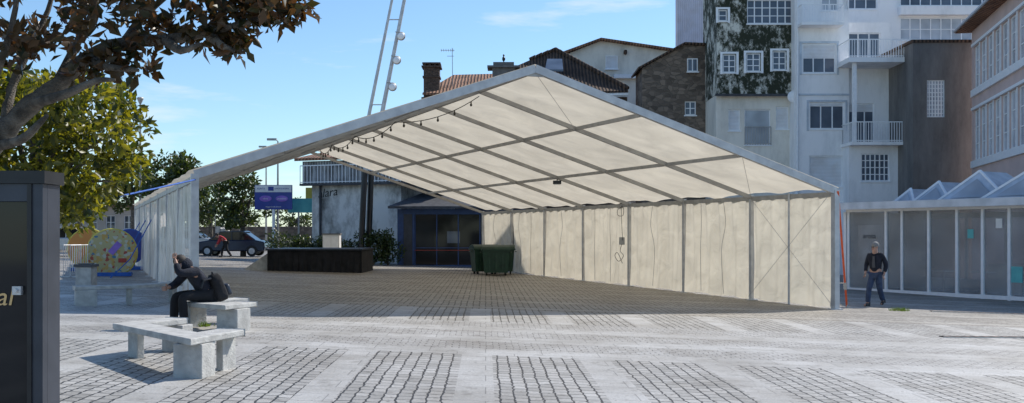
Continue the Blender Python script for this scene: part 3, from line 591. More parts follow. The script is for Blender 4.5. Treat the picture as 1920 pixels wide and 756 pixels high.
for uc,hw,vt,w in ((1612,24,352,2.4),(1690,38,340,1.6),(1793,62,322,.8),(1905,66,322,.2)):
    s=lc(uc,0)[0]; ww=hw*(37-s*.45)/F; zt2=lc(uc,vt)[1]+ww*.05
    b0=[f.pt(s-ww*1.15,w,zr),f.pt(s+ww*1.15,w,zr),f.pt(s+ww*1.15,w+2.5,zr),f.pt(s-ww*1.15,w+2.5,zr)]; a1=f.pt(s,w+.5,zt2); a2=f.pt(s,w+2.0,zt2)
    Vv=b0+[a1,a2]; o=T.part('skylight',(Vv,[(0,1,4),(1,2,5,4),(2,3,5),(3,0,4,5)]),M['zinc'])
    c=(b0[0]+b0[1]+a1)/3-Vector((f.n.x,f.n.y,0))*.03
    T.part('skylight_glazing',([c+(p-c)*.62-Vector((f.n.x,f.n.y,0))*.03 for p in (b0[0],b0[1],a1)],[(0,1,2)]),M['curtain'],parent=o)
    T.part('glazing_bars',join(*[beam(b0[i]+Vector((0,0,.02)),a1+Vector((0,0,.02)),.07,.07) for i in (0,1)]),M['frame'],parent=o)
a=lc(1607,0)[0]; b=lc(1655,0)[0]; T.part('poster',f.box(a,b,.06,.08,lc(1630,490)[1],lc(1630,422)[1]),M['white'])
tm=textmesh('arosa',.26); c=f.pt((a+b)/2,-.02,lc(1635,443)[1]); R=Matrix(((f.e.x,0,f.n.x*-1,c.x),(f.e.y,0,f.n.y*-1,c.y),(0,1,0,c.z),(0,0,0,1)))
T.part('lettering',xf(tm,R),M['greymetal'])
T.part('notice',f.box(lc(1897,0)[0],lc(1918,0)[0],-.03,-.015,lc(1905,530)[1],lc(1905,500)[1]),M['cyan'])
T.part('sticker',f.box(lc(1815,0)[0],lc(1826,0)[0],-.03,-.015,lc(1820,447)[1],lc(1820,430)[1]),M['cyan'])
T.part('paper_notice',f.box(lc(1868,0)[0],lc(1880,0)[0],-.03,-.015,lc(1870,428)[1],lc(1870,410)[1]),M['white'])
for uc in (1702,1775,1850):
    s=lc(uc,0)[0]; q=f.pt(s,2,gz(14)); tb=Thing('cafe_table',q,'small round cafe table inside the glass pavilion','table',group='tables in pavilion')
    tb.part('table_top',tube([q+Vector((0,0,.74)),q+Vector((0,0,.77))],.4,20),M['frame']); tb.part('pedestal',join(tube([q,q+Vector((0,0,.74))],.04,8),tube([q,q+Vector((0,0,.03))],.25,14)),M['aludark'])
for (u0,v0,u1,v1) in ((1745,584,1990,592),(1765,632,1990,634)):
    a=G(u0,v0);b=G(u1,v1); K=Thing('drain_channel',a,'narrow dark slotted drain channel in the paving','drain',group='drain channels')
    K.part('grate',beam(a+Vector((0,0,.006)),b+Vector((0,0,.006)),.16,.02),M['tiledark']); K.part('rim',beam(a+Vector((0,.1,.004)),b+Vector((0,.1,.004)),.03,.02),M['conc']); K.part('rim',beam(a+Vector((0,-.1,.004)),b+Vector((0,-.1,.004)),.03,.02),M['conc'])
# ---------------------------------------------------------------- white old building
f=Fac(572,56,775,53.5); lc=f.loc; T=Thing('old_white_building',f.pt(3,0,0),'stained white building with grey clad upper storey and graffiti','building')
S1=lc(752,0)[0]; S2=lc(830,0)[0]; zc=lc(590,345)[1]; ztp=lc(590,303)[1]; s5=lc(585,0)[0]
T.part('wall',wallmesh(f,s5,S1,-1,zc,[],8),M['oldwhite']); T.part('cladding',wallmesh(f,0,S2,zc+.003,ztp,[],8,-.25),M['slate'])
T.part('roof',prism([f.pt(-.3,-.6,ztp+.003),f.pt(S2,-.6,ztp+.003),f.pt(S2,4,ztp+.9),f.pt(-.3,4,ztp+.9)],(0,0,.15)),M['tile'])
railing(T,f,0,S2,zc,zc+1.0,-.5,m='frame',step=.22); T.part('balcony',f.box(0,S2,-.55,-.253,zc-.12,zc-.003),M['slateroof'])
T.part('drainpipe',tube([f.pt(s5+.6,-.1,zc-.1),f.pt(s5+.6,-.1,0)],.07,8),M['slateroof'])
tm=textmesh('alara',.66,.004,.25); a,z=lc(614,362); c=f.pt(a,-.012,z); R=Matrix(((f.e.x,0,-f.n.x,c.x),(f.e.y,0,-f.n.y,c.y),(0,1,0,c.z),(0,0,0,1)))
T.part('graffiti',xf(tm,R@Matrix.Rotation(.12,4,'Z')),M['black'])
# shop
f=Fac(745,51.5,910,51.5); lc=f.loc; T=Thing('shop_front',f.pt(2,0,0),'low blue framed shop with dark glass front and slate roof','shop')
S1=lc(985,0)[0]; h=(lc(777,0)[0],S1-.3,.15,lc(800,402)[1]); zt=lc(800,392)[1]
T.part('wall',wallmesh(f,0,S1,-1,zt,[h],6,0,.4),M['blue'])
T.part('glazing',f.box(h[0],h[1],.2,.22,h[2],h[3]),M['darkglass'])
mm=[f.box(h[0]+i*1.1,h[0]+i*1.1+.05,.12,.2,h[2],h[3]) for i in range(int((h[1]-h[0])/1.1)+1)]; T.part('mullions',join(*mm,f.box(h[0],h[1],.125,.19,1.0,1.04)),M['blue'])
T.part('rail',f.box(h[0],h[1],.05,.11,lc(800,470)[1],lc(800,469)[1]),M['red'])
T.part('door_panel',f.box(lc(757,0)[0],lc(773,0)[0],-.05,-.003,.1,lc(760,402)[1]),M['greymetal'])
T.part('roof',prism([f.pt(-.4,-.7,zt+.003),f.pt(S1,-.7,zt+.003),f.pt(S1,3,lc(800,362)[1]),f.pt(1.0,3,lc(800,362)[1])],(0,0,.12)),M['slateroof'])
T.part('poster',f.box(lc(838,0)[0],lc(862,0)[0],.15,.17,lc(850,456)[1],lc(850,434)[1]),M['winglass'])
# ---------------------------------------------------------------- distant walls
f=Fac(100,74,268,74); lc=f.loc; T=Thing('pale_building',f.pt(2,0,1),'low pale pink building beyond the trees','building'); S1=f.len
hs=[H(f,130+i*34,148+i*34,404,430) for i in range(4)]
T.part('wall',wallmesh(f,-6,S1,-1,lc(150,388)[1],hs,6),M['pinkwall']); T.part('roof',f.box(-6.3,S1+.3,-.4,6.3,lc(150,388)[1]+.003,lc(150,382)[1]),M['tile'])
for h in hs: window(T,f,h,2,2)
f=Fac(268,78,590,78); lc=f.loc; T=Thing('retaining_wall',f.pt(2,0,1),'dark stone retaining wall with steps and railing','wall')
T.part('wall',f.box(-3,f.len+3,0,.6,-1,lc(400,425)[1]),M['stone'])
a=lc(415,0)[0]; st=[f.box(a+i*.35,a+i*.35+.4,-1.6,-.003,0,lc(400,425)[1]-i*.18) for i in range(9)]; T.part('steps',join(*st),M['conc'])
T.part('railing',join(tube([f.pt(a,-1.6,lc(400,405)[1]),f.pt(a+3.2,-1.6,2.4)],.04,6),*[tube([f.pt(a+i*.6,-1.6,lc(400,425)[1]-i*.3),f.pt(a+i*.6,-1.6,lc(400,405)[1]-i*.33)],.03,6) for i in range(6)]),M['aludark'])
# ---------------------------------------------------------------- trees
def cluster_tree(name,base,label,trunk,centres,rad,n,size,m,seed,group=None):
    T=Thing(name,base,label,'tree',group); T.part('trunk',join(*trunk),M['bark'],smooth=True)
    v,fc=leaves(centres,rad,n,size,.8,seed); fastpart(T,'crown',v,fc,M[m]); return T
b0=GX(-230,9.2)
def pp(l): return [P(u,v,d) for u,v,d in l]
main=smoothline(pp([(-225,330,9.2),(-120,340,9.1),(-40,300,9.0),(10,245,9.0),(60,195,9),(110,160,9),(165,108,9),(235,80,8.9),(310,74,8.8),(390,62,8.8),(450,45,8.7),(520,28,8.7)]),3)
nm=len(main); trunk=[tube([b0,P(-228,420,9.2),P(-225,300,9.2),P(-220,120,9.2),P(-200,-100,9.3)],[.20,.17,.15,.11,.05],10),tube(main,[(.11*(1-i/nm)**.9+.01)*(1+.12*math.sin(i*2.3)) for i in range(nm)],9)]
subs=[[(10,245,9),(20,170,9.1),(55,90,9.2),(90,20,9.3),(110,-60,9.3)],[(110,155,9),(150,70,9.3),(190,-10,9.4)],[(165,108,9),(200,125,8.7),(260,132,8.6)],[(235,80,8.9),(270,30,9.1),(330,-20,9.2)],[(310,74,8.8),(340,95,8.6),(375,82,8.5)],[(390,62,8.8),(415,85,8.7),(440,96,8.7)],[(-40,300,9),(-20,180,8.6),(20,60,8.5),(40,-60,8.5)],[(60,195,9),(120,178,8.6),(180,152,8.5),(215,150,8.4)],[(390,62,8.8),(430,10,9),(470,-30,9)],[(-10,275,9),(40,262,8.7),(75,230,8.6),(90,215,8.6)]]
for s in subs:
    q=smoothline(pp(s),3); trunk.append(tube(q,[.045*(1-i/len(q))+.009 for i in range(len(q))],7))
cs=[]; vm=lambda u: np.interp(u,[-300,-60,0,60,120,180,240,300,345,370,440,470,500,560,575],[240,140,110,92,82,95,85,45,45,55,70,45,32,30,15])
gaps=[(-20,60,35),(120,70,30),(205,60,35),(330,20,26),(290,10,20),(60,20,22),(415,15,16),(260,55,22),(150,20,20)]
while len(cs)<200:
    u=random.uniform(-300,565); v=random.uniform(-190,vm(u)) 
    if any((u-a)**2+(v-b)**2<r*r for a,b,r in gaps): continue
    if u>250 and random.random()<.3*(v>0): continue
    cs.append(P(u,v,random.uniform(8.2,9.8)))
for u,v in ((560,22),(545,8),(520,30),(500,20),(470,45),(440,80),(430,60),(400,68),(375,72),(350,50),(455,30),(300,60),(270,98),(225,105),(205,130),(180,118),(240,118),(30,112),(80,95),(380,20),(440,92),(150,130),(262,128),(280,45),(345,30)): cs.append(P(u,v,8.8))
cluster_tree('magnolia_tree',b0,'large magnolia with rusty leaves and long grey limb over plaza',trunk,cs,.15,26,.145,'leafA',3)
b1=GX(60,16); cs=[]
poly=[(-120,140),(60,125),(150,140),(215,150),(262,185),(292,210),(285,262),(300,300),(262,345),(215,352),(196,400),(150,425),(80,430),(-100,430)]
def inpoly(x,y,pl):
    c=False; j=len(pl)-1
    for i in range(len(pl)):
        if (pl[i][1]>y)!=(pl[j][1]>y) and x<(pl[j][0]-pl[i][0])*(y-pl[i][1])/(pl[j][1]-pl[i][1])+pl[i][0]: c=not c
        j=i
    return c
gp=[(255,262,18),(120,150,16),(190,215,14),(60,170,18),(235,310,14),(150,300,14)]
while len(cs)<310:
    u=random.uniform(-120,300); v=random.uniform(120,430)
    if any((u-a)**2+(v-b)**2<r*r for a,b,r in gp): continue
    if inpoly(u+8,v+8,poly) and inpoly(u+6,v-10,poly) : cs.append(P(u,v,random.uniform(14.2,17.5)))
tr=[tube([b1,P(60,420,16),P(70,330,16),P(60,200,16)],[.16,.14,.1,.04],9)]
for u,v in ((180,300),(240,230),(150,180),(-30,250),(210,340),(0,180)): tr.append(tube([P(66,380,16),P((66+u)/2,(360+v)/2-10,16),P(u,v,16)],[.06,.04,.01],6))
cluster_tree('plaza_tree',b1,'broad leafy tree with bright yellow green sunlit leaves',tr,cs,.21,30,.165,'leafB',5)
def bgtree(u,vb_d,uc,vt,vb,hw,seed,size=.3,n=60,lab='dark leafy park tree beyond the tent',m='leafC'):
    d=vb_d; base=GX(u,d); cs=[]; cv=(vt+vb)/2; hv=(vb-vt)/2; r=random.Random(seed)
    while len(cs)<n:
        a=r.uniform(-1,1);b=r.uniform(-1,1);c=r.uniform(-1,1)
        if a*a+b*b+c*c<1 and a*a+b*b+c*c>.12: cs.append(P(uc+a*hw,cv+b*hv,d+c*hw*d/F))
    tr=[tube([base,P(u,vb,d),P(uc,cv,d)],[.18,.14,.05],8)]
    for i in range(5): c=cs[i*3]; tr.append(tube([P(u,vb-2,d),(P(uc,cv,d)+c)/2,c],[.09,.06,.02],6))
    cluster_tree('park_tree',base,lab,tr,cs,[r.uniform(.3,.65)*hw/75*d/55 for _ in cs],42,size,m,seed,'park trees')
bgtree(330,50,325,288,415,58,11,n=70); bgtree(456,60,452,322,432,56,12,n=60); bgtree(395,68,385,335,420,45,13,n=45); bgtree(250,60,245,290,400,48,14,n=50); bgtree(150,70,130,330,420,70,15,n=50)
bgtree(330,85,330,370,436,60,31,n=40); bgtree(540,84,545,372,440,45,32,n=30); bgtree(420,88,430,376,438,60,33,n=40)
def shrub(u,d,vt,hw,seed):
    b=GX(u,d); T=Thing('shrub',b,'dark green shrub against the stained wall','shrub','shrubs by wall'); r=random.Random(seed); zt=P(u,vt,d).z
    cs=[Vector((b.x+r.uniform(-1,1)*hw,b.y+r.uniform(-.5,.5),r.uniform(b.z+.2,zt))) for _ in range(22)]
    T.part('stems',join(*[tube([b,(b+c)/2+Vector((0,0,.1)),c],[.03,.02,.008],5) for c in cs[:8]]),M['bark']); v,fc=leaves(cs,.35,45,.18,.8,seed); fastpart(T,'foliage',v,fc,M['hedge'])
for i,(u,vt) in enumerate(((540,440),(575,446),(605,452),(660,452),(700,440),(728,436))): shrub(u,50.8,vt,.8,20+i)
def tuft(u,v,n,sz,lab):
    b=G(u,v); r=random.Random(int(u)); V=[];Fc=[]
    for i in range(n):
        p=b+Vector((r.gauss(0,.5)*sz,r.gauss(0,.35)*sz,0)); h=r.uniform(.03,.11); d=Vector((r.uniform(-.06,.06),r.uniform(-.06,.06),h)); k=len(V); V+=[p,p+Vector((.015,.005,0)),p+d]; Fc.append((k,k+1,k+2))
    o=mkobj('grass_tuft',[q-b for q in V],Fc,M['grass']); o.location=b; o['label']=lab; o['category']='grass'; o['kind']='stuff'
tuft(1686,583,240,.22,'green weeds sprouting from paving joints'); tuft(378,612,120,.14,'green weeds growing beside the concrete bench')
# ---------------------------------------------------------------- mast with floodlights
bm=GX(682,50.5); T=Thing('floodlight_mast',bm,'tall leaning twin tube steel mast carrying three round floodlights','light mast')
d=50.5
A0=P(676,488,d); A3=P(747,-60,d); B0=P(688,488,d); B3=P(770,-60,d)
T.part('leg',tube([A0,P(684,320,d)],.15,10),M['black']); T.part('leg',tube([B0+Vector((0,.4,0)),P(694,320,d)+Vector((0,.4,0))],.15,10),M['black'])
T.part('tube',tube([P(684,320,d),P(690,225,d),A3],[.09,.09,.06],8),M['alu']); T.part('tube',tube([P(694,320,d),P(714,225,d),B3],[.11,.11,.08],8),M['alu'])
for t in (.1,.66): T.part('rung',beam(P(690,225,d).lerp(A3,t),P(714,225,d).lerp(B3,t),.05,.05),M['alu'])
for u,v in ((752,68),(744,113),(736,163)):
    c=P(u,v,d-.3); o=T.part('floodlight',join(xf(ball((0,0,0),(.22,.18,.22),14,8),Matrix.Translation(c)),beam(c+Vector((-.3,.2,.25)),c+Vector((0,.1,.2)),.04,.04)),M['aludark'],smooth=True)
    T.part('lens',xf(ball((0,0,0),(.17,.06,.17),14,8),Matrix.Translation(c+Vector((0,-.15,-.03)))),M['frame'],parent=o,smooth=True)
def lamp(u,d,vt,arm,lab):
    b=GX(u,d); t=P(u,vt,d); T=Thing('street_lamp',b,lab,'street lamp','street lamps'); T.part('pole',tube([b,t],[.08,.04],8),M['aludark'])
    if arm:
        h=t+Vector((-arm,0,.1)); T.part('arm',tube([t,t+Vector((-arm*.5,0,.12)),h],.03,6),M['aludark']); T.part('lamp_head',box(h.x-.28,h.x+.28,h.y-.1,h.y+.1,h.z-.05,h.z+.07),M['aludark'])
    else: T.part('lamp_head',join(tube([t,t+Vector((0,0,.25))],[.05,.16],8),ball(t+Vector((0,0,.27)),(.17,.17,.08),8,6)),M['aludark'])
lamp(521,60,265,.35,'tall street lamp with short arm beyond the tent'); lamp(499,75,278,.25,'distant street lamp with short arm'); lamp(263,50,195,0,'slim tall lamp post behind tree')
# sign board
d=56; b=GX(513,d); T=Thing('information_board',b,'blue information board with white header on single post','sign')
a=P(478,393,d); c=P(548,347,d)
T.part('post',tube([b,P(513,393,d)],.08,8),M['frame']); pn=T.part('panel',box(a.x,c.x,d-.06,d+.06,a.z,c.z),M['signblue'])
T.part('header',box(a.x+.03,c.x-.03,d-.075,d-.061,c.z-.4,c.z-.03),M['white'],parent=pn)
h0=c.z-.21
T.part('emblem',box(a.x+.75,a.x+1.05,d-.085,d-.076,h0-.11,h0+.11),M['signblue'],parent=pn)
def signtext(s,size,x,z,m,y=d-.08):
    T.part('lettering',xf(textmesh(s,size),Matrix.Translation((x,y,z))@Matrix.Rotation(math.radians(90),4,'X')),M[m],parent=pn)
signtext('XUNTA',.13,a.x+.35,h0,'signblue'); signtext('UNION EUROPEA',.1,a.x+1.5,h0,'signblue'); signtext('vilagarcia de arousa',.11,(a.x+c.x)/2,a.z+.15,'white',d-.07)
for x in (a.x+.6,a.x+1.5): T.part('badge',xf(ball((0,0,0),(.34,.012,.17),20,8),Matrix.Translation((x,d-.065,a.z+.6))),M['signpurple'],parent=pn,smooth=True)
signtext('obras',.13,a.x+.6,a.z+.6,'white'); signtext('proxecto',.13,a.x+1.5,a.z+.6,'white')
d=57; T=Thing('fairground_panel',GX(565,d),'cyan and yellow fairground panel on a thin post','sign'); a=P(540,399,d); c=P(586,352,d)
T.part('post',tube([GX(560,d),P(560,397,d)],.05,8),M['aludark']); T.part('lower_panel',box(a.x,c.x,d-.04,d+.04,a.z,a.z+.8),M['cyan']); T.part('upper_panel',box(a.x+1.0,c.x,d-.04,d+.04,a.z+.803,c.z),M['yellow'])
# stage
x0=P(509,0,41).x; x1=P(682,0,41).x; gg=gz(-7.5); T=Thing('stage',((x0+x1)/2,41,gg),'low black stage platform with black cloth skirt','stage')
zt=P(600,466,41).z
T.part('deck',box(x0-.05,x1+.05,40.2,43.8,zt-.06,zt),M['greymetal'])
pl=[];n=60
for i in range(n+1): pl.append((x0+(x1-x0)*i/n, 40.3+.05*math.sin(i*1.3)+.02*math.sin(i*2.9)))
V=[];Fc=[]
for i,(x,y) in enumerate(pl): V+=[(x,y,gg-.05),(x,40.3,zt-.063)]
for i in range(n): Fc.append((2*i,2*i+2,2*i+3,2*i+1))
T.part('skirt',join((V,Fc),box(x0,x1,40.45,43.7,gg-.05,zt-.07)),M['blackcloth'])
T.part('ramp',prism([(x0-1.15,40.6,gg),(x0-.06,40.6,gg),(x0-.06,40.6,gg+.75)],(0,1.2,0)),M['conc'])
q=GX(622,46.5); T=Thing('utility_cabinet',q,'white metal utility cabinet standing behind the stage','cabinet')
T.part('body',box(q.x-.38,q.x+.38,q.y-.2,q.y+.3,q.z,P(0,440,46.5).z),M['white']); zt=P(0,440,46.5).z
T.part('door',box(q.x-.34,q.x-.01,q.y-.225,q.y-.202,q.z+.1,zt-.08),M['frame']); T.part('door',box(q.x+.01,q.x+.34,q.y-.225,q.y-.202,q.z+.1,zt-.08),M['frame']); T.part('cap',box(q.x-.42,q.x+.42,q.y-.25,q.y+.34,zt+.002,zt+.05),M['concgrey'])
# ---------------------------------------------------------------- bins
def wbin(x,y,rot,lab):
    g0=gz(x); T=Thing('waste_container',(x,y,g0),lab,'bin','green waste containers'); Mx=Matrix.Translation((x,y,g0))@Matrix.Rotation(rot,4,'Z')
    w,dp=.55,.42
    b0=[(-w*.86,-dp*.8,.12),(w*.86,-dp*.8,.12),(w*.86,dp*.8,.12),(-w*.86,dp*.8,.12),(-w,-dp,1.02),(w,-dp,1.02),(w,dp,1.02),(-w,dp,1.02)]
    ribs=[box(-w*.5+i*w*.5-.03,-w*.5+i*w*.5+.03,-dp*.98,-dp*.8,.2,.9) for i in range(3)]
    T.part('body',xf(join((b0,BF),box(-w-.05,w+.05,-dp-.05,dp+.05,1.02,1.08),*ribs),Mx),M['green'])
    lid=[]; 
    for i in range(7):
        t=math.pi*i/6; lid.append((-w-.02,-math.cos(t)*(dp+.02),1.085+.16*math.sin(t)))
    T.part('lid',xf(prism(lid,(2*w+.04,0,0)),Mx),M['green'])
    for sx in (-1,1):
        for sy in (-1,1): T.part('wheel',xf(tube([(sx*w*.7-.03,sy*dp*.6,.08),(sx*w*.7+.03,sy*dp*.6,.08)],.08,12),Mx),M['rubber'])
        T.part('handle',xf(tube([(sx*(w+.04),-.2,.95),(sx*(w+.09),-.15,.95),(sx*(w+.09),.15,.95),(sx*(w+.04),.2,.95)],.018,6),Mx),M['green'])
wbin(-.66,41.5,.05,'green plastic wheeled waste container beside tent wall'); wbin(-1.15,42.7,.3,'green wheeled waste container partly behind another'); wbin(-.45,43.4,0,'green wheeled waste container behind the others')
# ---------------------------------------------------------------- benches
def strip(pts,w,z0,z1):
    pts=[Vector(p) for p in pts]; L=[];R=[]
    for i,p in enumerate(pts):
        if i==0: d=(pts[1]-p).normalized(); n=Vector((-d.y,d.x)); k=1
        elif i==len(pts)-1: d=(p-pts[i-1]).normalized(); n=Vector((-d.y,d.x)); k=1
        else:
            d1=(p-pts[i-1]).normalized(); d2=(pts[i+1]-p).normalized(); n1=Vector((-d1.y,d1.x)); n2=Vector((-d2.y,d2.x)); n=(n1+n2).normalized(); k=1/max(.45,n.dot(n1))
        L.append(p+n*w/2*k);R.append(p-n*w/2*k)
    V=[];Fc=[]
    for a,b in zip(L,R): V+=[(a.x,a.y,z0),(b.x,b.y,z0),(b.x,b.y,z1),(a.x,a.y,z1)]
    for i in range(len(pts)-1):
        o=i*4
        for a,b in ((0,1),(1,2),(2,3),(3,0)): Fc.append((o+a,o+b,o+4+b,o+4+a))
    Fc.append((0,1,2,3)); o=(len(pts)-1)*4; Fc.append((o+3,o+2,o+1,o)); return V,Fc
def bev(o,w=.01):
    m=o.modifiers.new('bevel','BEVEL'); m.width=w; m.segments=2; m.limit_method='ANGLE'
def bench(pts,blocks,legs,h=.42,lab='',w=.38):
    p0=pts[1]; g0=gz(p0[0]); T=Thing('concrete_bench',(p0[0],p0[1],g0),lab,'bench','concrete benches'); bev(T.part('seat',strip(pts,w,g0+h-.075,g0+h),M['conc']))
    for (x,y,ang,bw,l) in blocks:
        Mx=Matrix.Translation((x,y,0))@Matrix.Rotation(ang,4,'Z'); bev(T.part('support_block',xf(box(-bw/2,bw/2,-l/2,l/2,gz(x)-.03,g0+h-.078),Mx),M['conc']))
    for (x,y,ang) in legs:
        Mx=Matrix.Translation((x,y,0))@Matrix.Rotation(ang,4,'Z'); bev(T.part('leg',xf(box(-.045,.045,-.15,.15,gz(x)-.03,g0+h-.078),Mx),M['conc']))
A=(-4.55,13.75);B=(-4.88,12.95);C=(-3.56,11.35);D=(-3.36,12.1)
bench([A,B,C,D],[(C[0]+.01,C[1]-.02,-.15,.34,.34),(A[0]+.05,A[1]-.12,-.3,.32,.24)],[(B[0]+.12,B[1]-.12,.75),(D[0]-.02,D[1]-.12,-.25)],lab='zigzag concrete bench with two supporting blocks in full sun',w=.37)
A=(-4.78,17.9);B=(-5.38,17.0);C=(-4.62,16.35);D=(-4.42,16.9)
bench([A,B,C,D],[(C[0]+.1,C[1]+.1,-.35,.40,.36)],[(B[0]+.1,B[1]-.0,-.8),(A[0],A[1]-.1,-.4)],lab='zigzag concrete bench with a seated person',w=.40)
A=(-8.95,20.7);B=(-7.95,21.3);C=(-7.5,22.6)
bench([A,B,C],[(A[0]+.2,A[1]+.1,.5,.4,.4)],[(B[0]-.1,B[1]+.0,.5),(C[0],C[1]-.2,0)],lab='concrete bench beside the litter bin')
q=G(162,548); T=Thing('litter_bin',q,'square grey concrete litter bin with dark rim','bin'); bev(T.part('body',box(q.x-.19,q.x+.19,q.y-.19,q.y+.19,q.z,q.z+.62),M['conc'])); T.part('rim',box(q.x-.22,q.x+.22,q.y-.22,q.y+.22,q.z+.623,q.z+.69),M['greymetal']); T.part('liner',box(q.x-.14,q.x+.14,q.y-.14,q.y+.14,q.z+.692,q.z+.71),M['black'])
# ---------------------------------------------------------------- display case
d=5.8; xr=P(80,0,d).x; xl=xr-1.35; g0=gz(-3); zt=P(0,345,d).z
T=Thing('display_case',((xr+xl)/2,d,g0),'dark grey metal display case with glazed front','display case')
T.part('body',join(box(xl,xr,d+.06,d+.22,g0,zt),box(xr-.09,xr,d,d+.058,g0,zt),box(xl,xl+.09,d,d+.058,g0,zt),box(xl+.09,xr-.09,d,d+.058,zt-.1,zt),box(xl+.09,xr-.09,d,d+.058,g0,g0+.4)),M['greymetal'])
T.part('cap',box(xl-.02,xr+.02,d-.02,d+.235,zt+.002,zt+.075),M['black']); T.part('glass',box(xl+.092,xr-.092,d+.02,d+.03,g0+.403,zt-.103),M['darkglass'])
T.part('lock',join(box(xr-.17,xr-.12,d-.012,d+.018,P(0,553,d).z,P(0,537,d).z),tube([(xr-.145,d-.03,P(0,545,d).z),(xr-.145,d-.013,P(0,545,d).z)],.012,10)),M['alu'])
T.part('lettering',xf(textmesh('al',.15,.001,.2),Matrix.Translation((P(6,0,d).x,d+.015,P(0,558,d).z))@Matrix.Rotation(math.radians(90),4,'X')),M['gold'])
T.part('body_trim',box(xr-.085,xr-.06,d-.01,d-.002,g0,zt),M['black'])
# ---------------------------------------------------------------- round displays
def disc(u,vc,r,d,m,lab,ang=.25,rim='strapblue'):
    c=P(u,vc,d); g0=gz(c.x); T=Thing('round_display',(c.x,d,g0),lab,'display','colourful round displays'); Mx=Matrix.Translation(c)@Matrix.Rotation(ang,4,'Z')
    T.part('disc',xf(tube([(0,-.06,0),(0,.06,0)],r,36),Mx),M[m]); n=36
    ring=[(r*math.cos(6.2832*i/n),0,r*math.sin(6.2832*i/n)) for i in range(n+1)]; T.part('rim',xf(tube(ring,.04,8,False),Mx),M[rim],smooth=True)
    T.part('base',xf(join(box(-r*.8,r*.8,-.25,.25,g0-c.z,g0-c.z+.12),box(-.2,.2,-.05,.05,g0-c.z+.12,-r*.95)),Mx),M['strapblue'])
    if m=='speckle':
        T.part('mark',xf(xf(box(-.10,.10,-.075,-.061,-.22,.22),Matrix.Translation((.1,0,.15))@Matrix.Rotation(.7,4,'Y')),Mx),M['signpurple']); T.part('mark',xf(box(.2,.45,-.075,-.061,-.32,-.18),Mx),M['red'])
disc(210,474,.76,33,'speckle','round speckled food themed display with blue mark',rim='yellow'); disc(166,466,.68,36,'kidorange','round orange and yellow display behind another',rim='yellow'); disc(243,462,.62,38,'signblue','round dark blue display beside the tent wall')
for u in (125,138):
    q=G(u,520); T=Thing('crowd_barrier',q,'light metal crowd barrier near the displays','barrier','metal barriers'); bs=[tube([q+Vector((-.1,0,0)),q+Vector((-.1,0,1.0)),q+Vector((.1,.8,1.0)),q+Vector((.1,.8,0))],.02,6)]+[tube([q+Vector((-.1+.2*i/8,.8*i/8,.15)),q+Vector((-.1+.2*i/8,.8*i/8,1))],.01,5) for i in range(1,8)]
    T.part('frame',join(*bs),M['alu']); T.part('foot',box(q.x-.3,q.x+.1,q.y-.03,q.y+.03,q.z,q.z+.03),M['alu'])
# ---------------------------------------------------------------- cars
def car(u,d,m,lab,rot=0):
    q=GX(u,d); T=Thing('parked_car',q,lab,'car','parked cars'); Mx=Matrix.Translation(q)@Matrix.Rotation(rot,4,'Z')
    prof=[(-2.0,.3),(-2.05,.6),(-1.95,.82),(-1.2,.95),(1.5,.95),(2.0,.85),(2.05,.55),(2.0,.3)]
    o=T.part('body',xf(prism([(x,-.85,z) for x,z in prof],(0,1.7,0)),Mx),M[m]); bev(o,.06)
    c=[(-1.25,.953),(-.55,1.42),(.75,1.45),(1.45,.953)]; T.part('cabin',xf(prism([(x,-.72,z) for x,z in c],(0,1.44,0)),Mx),M['darkglass'])
    T.part('roof',xf(prism([(x,-.74,z) for x,z in ((-.6,1.41),(-.5,1.47),(.7,1.5),(.85,1.43))],(0,1.48,0)),Mx),M[m])
    for bb in (beam((-1.25,-.735,.95),(-.55,-.735,1.43),.04,.06),beam((.1,-.735,.95),(.1,-.735,1.45),.04,.06),beam((1.45,-.735,.95),(.75,-.735,1.46),.04,.08)): T.part('pillar',xf(bb,Mx),M[m])
    for x in (-1.3,1.3):
        for y in (-.8,.8):
            w=T.part('wheel',xf(tube([(x,y-.1,.31),(x,y+.1,.31)],.31,18),Mx),M['rubber']); T.part('rim',xf(tube([(x,y-.11,.31),(x,y+.11,.31)],.18,12),Mx),M['alu'],parent=w)
    for y in (-.6,.6): T.part('headlight',xf(box(-2.06,-1.9,y-.15,y+.15,.62,.75),Mx),M['white'])
car(438,60,'carblue','dark blue hatchback parked beyond the tent'); car(120,52,'carwhite','silver car parked by the pale building',.4); car(345,64,'carwhite','silver car parked beyond the clear wall'); car(60,60,'carblue','dark blue car parked by the pale building')
# ---------------------------------------------------------------- people
def skin(nodes,edges,roots,Mx,sub=2):
    names=list(nodes); idx={n:i for i,n in enumerate(names)}
    me=bpy.data.meshes.new('s'); me.from_pydata([nodes[n][0] for n in names],[(idx[a],idx[b]) for a,b in edges],[])
    ob=bpy.data.objects.new('s',me); COL.objects.link(ob); md=ob.modifiers.new('s','SKIN'); md.use_smooth_shade=True; 
    for i,n in enumerate(names):
        r=nodes[n][1]; me.skin_vertices[0].data[i].radius=(r if hasattr(r,'__len__') else (r,r)); me.skin_vertices[0].data[i].use_root=(n in roots)
    ss=ob.modifiers.new('ss','SUBSURF'); ss.levels=sub
    bpy.context.view_layer.update(); m2=bpy.data.meshes.new_from_object(ob.evaluated_get(bpy.context.evaluated_depsgraph_get()))
    V=[Mx@v.co for v in m2.vertices]; Fc=[tuple(p.vertices) for p in m2.polygons]; bpy.data.objects.remove(ob); return V,Fc
